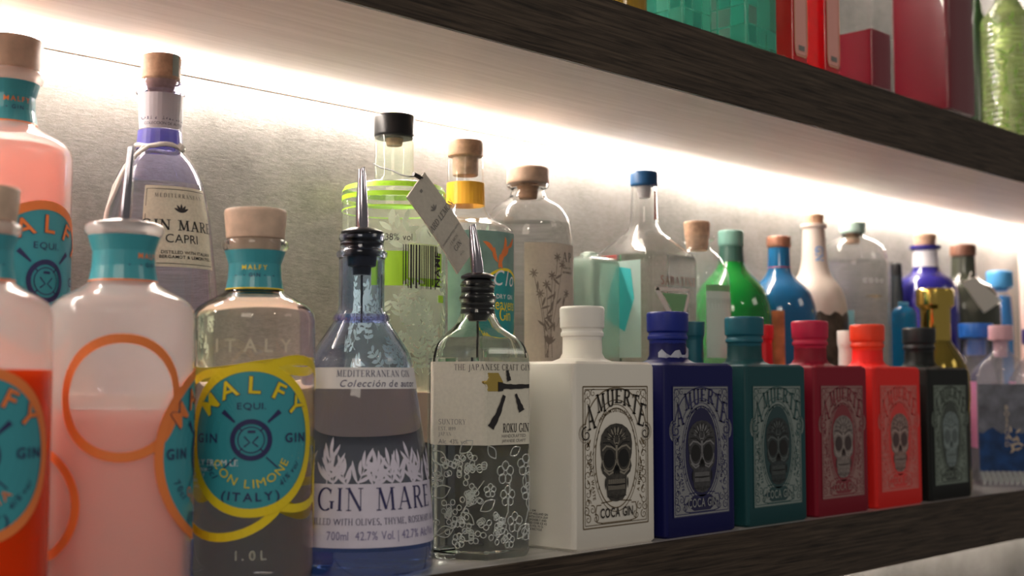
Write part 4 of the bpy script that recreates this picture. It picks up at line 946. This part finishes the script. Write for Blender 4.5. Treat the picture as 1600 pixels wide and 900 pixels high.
# green bottle
b = simple('vivid green round bottle with grey-green cap, back row', 1143, .176, [(62, 520, .02), (62, 480, .02), (50, 448, .02), (26, 424, .012), (19, 412, .006), (18, 384)], mat('emerald_glass', (.005, .26, .035), .06, trans=.35, coat=.5))
b.lathe('cap', [(19, 386), (20, 382), (20, 364), (19, 361)], mat('grey_green_cap', (.14, .30, .25), .5))
Art().grid(-18*b.k*PI, 18*b.k*PI, b.z(410), b.z(386), 24, 1).put('neck_foil', mat('dark_green_foil', (.03, .09, .07), .4), b.cylmap(0, 0, .0004, 18*b.k), b.root)
# blue dome bottle
b = simple('blue round bottle with red foil neck and copper cap', 1218, .175, [(57, 520, .02), (57, 485, .02), (48, 455, .02), (26, 436, .012), (18, 425, .006), (17, 387)], mat('cobalt_teal_glass', (.01, .15, .36), .08, trans=.3, coat=.5))
b.lathe('cap', [(17, 388), (19, 385), (19, 373), (18, 370)], mat('copper_cap', (.36, .16, .10), .4, .3))
Art().grid(-17.6*b.k*PI, 17.6*b.k*PI, b.z(419), b.z(386), 24, 1).put('neck_foil', mat('ruby_foil', (.42, .02, .05), .35), b.cylmap(0, 0, .0004, 17.6*b.k), b.root)
R = 57*b.k; Art().grid(-.5*R, .12*R, b.z(575), b.z(488), 12, 1).put('label', mat('burnt_orange_label', (.50, .16, .06), .6, var=.4, vscale=60), b.cylmap(0, 0, .0005, R), b.root)
# stoneware bottle
M_STONE = mat('beige_stoneware', (.62, .53, .46), .45, var=.08, vscale=30)
b = simple('beige stoneware bottle with cork and dark brown lower half', 1273, .182, [(50, 540, .02), (50, 485, .02), (44, 455, .02), (26, 432, .015), (20, 412, .01), (17, 358, .003), (21, 356, .001), (20, 351)], M_STONE)
b.lathe('cork', [(15, 354), (16, 338), (15, 336)], M_CORK)
R = 50*b.k; Art().grid(-R*PI, R*PI, b.z(600), b.z(492), 40, 8, top=lambda x: b.z(492)+.003*math.sin(x*300)).put('glazed_base', mat('brown_glaze', (.07, .05, .035), .3, var=.7, vscale=70), b.cylmap(0, 0, .0004, R), b.root)
Art().text('GIN', 0, 0, .010, 'BB', rot=-PI/2, sx=.8).put('lettering', mat('cornflower_ink', (.12, .32, .65), .5), b.cylmap(.1, b.z(398), .0006, 18*b.k), b.root)
# mint cap bottle
b = simple('clear round-shouldered bottle with mint cap and faint lettering', 1334, .178, [(54, 500, .02), (54, 410, .012), (48, 388, .012), (32, 376, .010), (16, 370, .004), (15, 362)], M_CLEARBACK, level=410, real=True)
b.lathe('cap', [(18, 366), (20, 364), (20, 352), (19, 349)], mat('mint_cap', (.42, .60, .54), .5)); b.lathe('cork', [(10, 382), (12, 366), (12, 364)], M_CORK)
Art().text('COOO', 0, 0, .005, 'BB', sp=.6).put('lettering', M_WHITE, b.cylmap(.6, b.z(445), .0004), b.root)
Art().text('LONDON', 0, 0, .0035, 'BB', sp=.2).put('gold_lettering', M_GOLD, b.cylmap(.6, b.z(468), .0004), b.root)
R = 54*b.k; Art().grid(-.4*R, .0, b.z(560), b.z(488), 6, 1).put('label', mat('sky_label', (.25, .60, .70), .5), b.cylmap(0, 0, .0004, R), b.root)
# slim black-capped
b = simple('slim dark bottle with black cap between clear and violet bottles', 1401, .185, [(10, 480), (9, 430)], mat('charcoal_glass', (.03, .035, .04), .2))
b.lathe('cap', [(9, 432), (9, 414), (8, 411)], M_BLACK)
# small blue block bottle
b = simple('small turquoise blue bottle in front of the slim dark one', 1411, .133, [(19, 490, .004), (15, 482, .003), (8, 479), (8, 476)], mat('azure_glass', (.01, .22, .50), .1, trans=.3))
b.lathe('cap', [(8, 480), (8, 472)], mat('azure_cap', (.10, .40, .65), .4))
# violet bottle
b = simple('violet-blue round bottle with cork and clear neck', 1447, .172, [(50, 520, .02), (50, 462, .02), (44, 440, .015), (24, 428, .010), (19, 420, .004), (18, 392, .002), (24, 390, .001), (24, 385)], mat('ultramarine_glass', (.03, .025, .30), .08, trans=.3, coat=.5))
b.lathe('cork', [(14, 394), (15, 386), (18, 370), (17, 367)], M_CORK)
Art().grid(-19*b.k*PI, 19*b.k*PI, b.z(418), b.z(393), 24, 1).put('neck_band', mat('frost_neck', (.72, .70, .74), .3), b.cylmap(0, 0, .0005, 18.4*b.k), b.root)
# dark bottle with tag
b = simple('dark olive bottle with brown cap and slanting cream tag', 1506, .172, [(54, 520, .02), (54, 475, .02), (46, 450, .015), (26, 440, .010), (19, 432, .004), (18, 400)], mat('dark_olive_glass', (.045, .05, .035), .15, coat=.5))
b.lathe('cap', [(18, 402), (20, 400), (20, 385), (19, 383)], mat('chestnut_cap', (.18, .08, .05), .5))
p = [at(x, y, .112)-Vector((b.X, b.Y, RZ)) for x, y in ((1503, 440), (1524, 433), (1566, 470), (1538, 489))]
q = [v_+Vector((0, .001, 0)) for v_ in p]
o = obj('paper_tag', p+q, [[0, 1, 2, 3], [7, 6, 5, 4], [0, 4, 5, 1], [1, 5, 6, 2], [2, 6, 7, 3], [3, 7, 4, 0]], M_PAPER, b.root, smooth=False)
tube_along('tag_string', [p[0]*.5+p[1]*.5, Vector((0, -.012, b.z(425)))], .0005, M_STRING, o)
# blue cap on pale neck
b = simple('slim bottle with sky blue cap and blue liquid at right', 1562, .172, [(20, 500, .006), (18, 462, .006), (9, 455, .002), (9, 448)], M_CLEARTHIN)
b.lathe('cap', [(10, 455), (20, 449), (20, 427), (18, 424)], mat('sky_blue_cap', (.08, .34, .68), .4))
b.liquid(mat('blue_spirit', (.02, .22, .62), .2), 463, .002, .004)
b = simple('pale rose bottle at the right edge of the back row', 1616, .172, [(22, 500, .006), (22, 398, .006), (10, 388, .002), (10, 384)], mat('rose_glass', (.78, .55, .50), .3))
b.lathe('cap', [(11, 388), (11, 378)], M_BEECH)

# ------------------------------------------------------------------ bottles on the upper shelf
def upper(label, px, Y, half, m, square=True, liqm=None, lev=.12, cap=M_BLACK, h=.17):
    b = Bottle('gin_bottle', label, px, Y, ZU, 60); r = half*b.k
    if square: b.shape = rectshape(1, 1, .14); b.angs = rectangles(1, 1, .14)
    sh = 1 if square else 0
    b.outer = rnd([(0, 0, sh), (r-.0015, 0, sh), (r, .0025, sh), (r, h, sh, .006), (r*.45, h+.02, 0, .01), (r*.38, h+.055, 0, .002), (r*.38, h+.056, 0)])
    (b.glass(m, .0025, bottom=.008) if m.name in THIN else b.solid(m, 'glass_body'))
    if liqm:
        t = .0015; obj('liquid', *shell([(0, .009, sh), (r-t, .009, sh), (r-t, lev, sh), (0, lev, sh)], b.shp, b.angs), liqm, b.root)
    c = rnd([(0, h+.054, 0), (r*.42, h+.054, 0), (r*.42, h+.08, 0), (0, h+.08, 0)], .001); obj('cap', *shell(c, n=24), cap, b.root)
    b.r = r; return b
M_AQ = thin('clear_aqua_glass', (.42, .85, .74), milk=.30, gloss=.03, milkcol=(.18, .62, .48))
M_AQ2 = thin('clear_jade_glass', (.36, .72, .62), milk=.32, gloss=.03, milkcol=(.10, .50, .38))
upper('amber jar bottle at the left end of the upper shelf', 978, .042, 34, mat('amber_glass', (.42, .26, .03), .1, trans=.5), False, h=.10)
def patches(b, cols, seed):
    rg = random.Random(seed)
    for sdn, fn in (('front', lambda x, y: Vector((x, -b.r-.0005, y))), ('side', lambda x, y: Vector((-b.r-.0005, x, y)))):
        for j in range(5):
            for i in range(3):
                if rg.random() < .72:
                    s_ = b.r*.56; x = -b.r*.9+i*s_*1.05; y = .012+j*s_*1.25
                    Art().grid(x, x+s_*rg.uniform(.8, 1), y, y+s_*1.15, 1, 1).put('facet', rg.choice(cols), fn, b.root)
JC = [thin('clear_facet_%d' % i, c, milk=.55, gloss=.05, milkcol=c) for i, c in enumerate(((.16, .62, .52), (.26, .74, .62), (.34, .46, .42), (.10, .50, .42)))]
b = upper('aqua glass bottle with square facets, upper shelf', 1059, .050, 40, M_AQ); patches(b, JC, 1)
b = upper('jade glass bottle with square facets beside the red bottles', 1155, .047, 44, M_AQ2); patches(b, JC, 4)
M_REDB = mat('scarlet_glass', (.62, .008, .012), .12, coat=.5, trans=.2)
for px_, lb in ((1232, 'scarlet bottle with pink label, left of the pair on the upper shelf'), (1282, 'scarlet bottle with pink label, right of the pair on the upper shelf')):
    b = upper(lb, px_, .033, 22, M_REDB, h=.15); b.root['group'] = 'scarlet bottles with pink labels'
    r = b.r; lab = Art().poly([(-r*.80, .14), (-r*.80, .026), (-r*.74, .019), (-r*.6, .016), (r*.6, .016), (r*.74, .019), (r*.80, .026), (r*.80, .14)]).put('label', mat('salmon_label', (.80, .38, .33), .5), lambda x, y: Vector((x, -r-.0004, y)), b.root)
    Art().line([(-r*.82, .14), (-r*.82, .026), (-r*.75, .018), (-r*.6, .0145), (r*.6, .0145), (r*.75, .018), (r*.82, .026), (r*.82, .14)], .0018).put('label_rim', mat('peach_foil', (.90, .45, .30), .3, .5), lambda x, y: Vector((x, -r-.0008, y)), lab)
    Art().grid(-r*.35, r*.45, .020, .025, 1, 1).put('label_mark', M_GREY, lambda x, y: Vector((x, -r-.0009, y)), lab)
upper('clear square bottle part filled with crimson liqueur', 1350, .038, 33, M_PURE, liqm=mat('crimson_liqueur', (.22, .003, .018), .3), lev=.070)
upper('clear square bottle brimming with deep red liqueur', 1458, .045, 49, M_PURE, liqm=mat('deep_red_liqueur', (.18, .002, .014), .3), lev=.165)
upper('narrow dark green bottle between red and yellow-green bottles', 1527, .085, 16, mat('bottle_green', (.02, .06, .015), .15, trans=.3), False)
M_YG = mat('clear_ribbed_lime_glass', (.62, .78, .30), .10, trans=.75, bump=.8, bscale=260)
b = upper('yellow-green ribbed bottle with herbs at the upper right', 1574, .047, 41, M_YG, False)
g = Art(); rg = random.Random(8)
for i in range(60): g.leaf(rg.uniform(-1.4, 1.4)*b.r, rg.uniform(.01, .16), rg.uniform(.4, 2.7), .018, .004)
g.put('herbs', mat('herb_green', (.22, .48, .03), .5), b.cylmap(0, 0, -.006, b.r), b.root)
for i in range(22):
    zz = .012+i*.007; b_ = [Vector((b.r*math.cos(2*PI*j/40), b.r*math.sin(2*PI*j/40), zz)) for j in range(41)]
    tube_along('rib', b_, .0008, M_YG, b.root, 5)
b = upper('dark capped bottle cropped by the upper right corner', 1640, .060, 28, mat('bottle_green', (.02, .06, .015)), False)
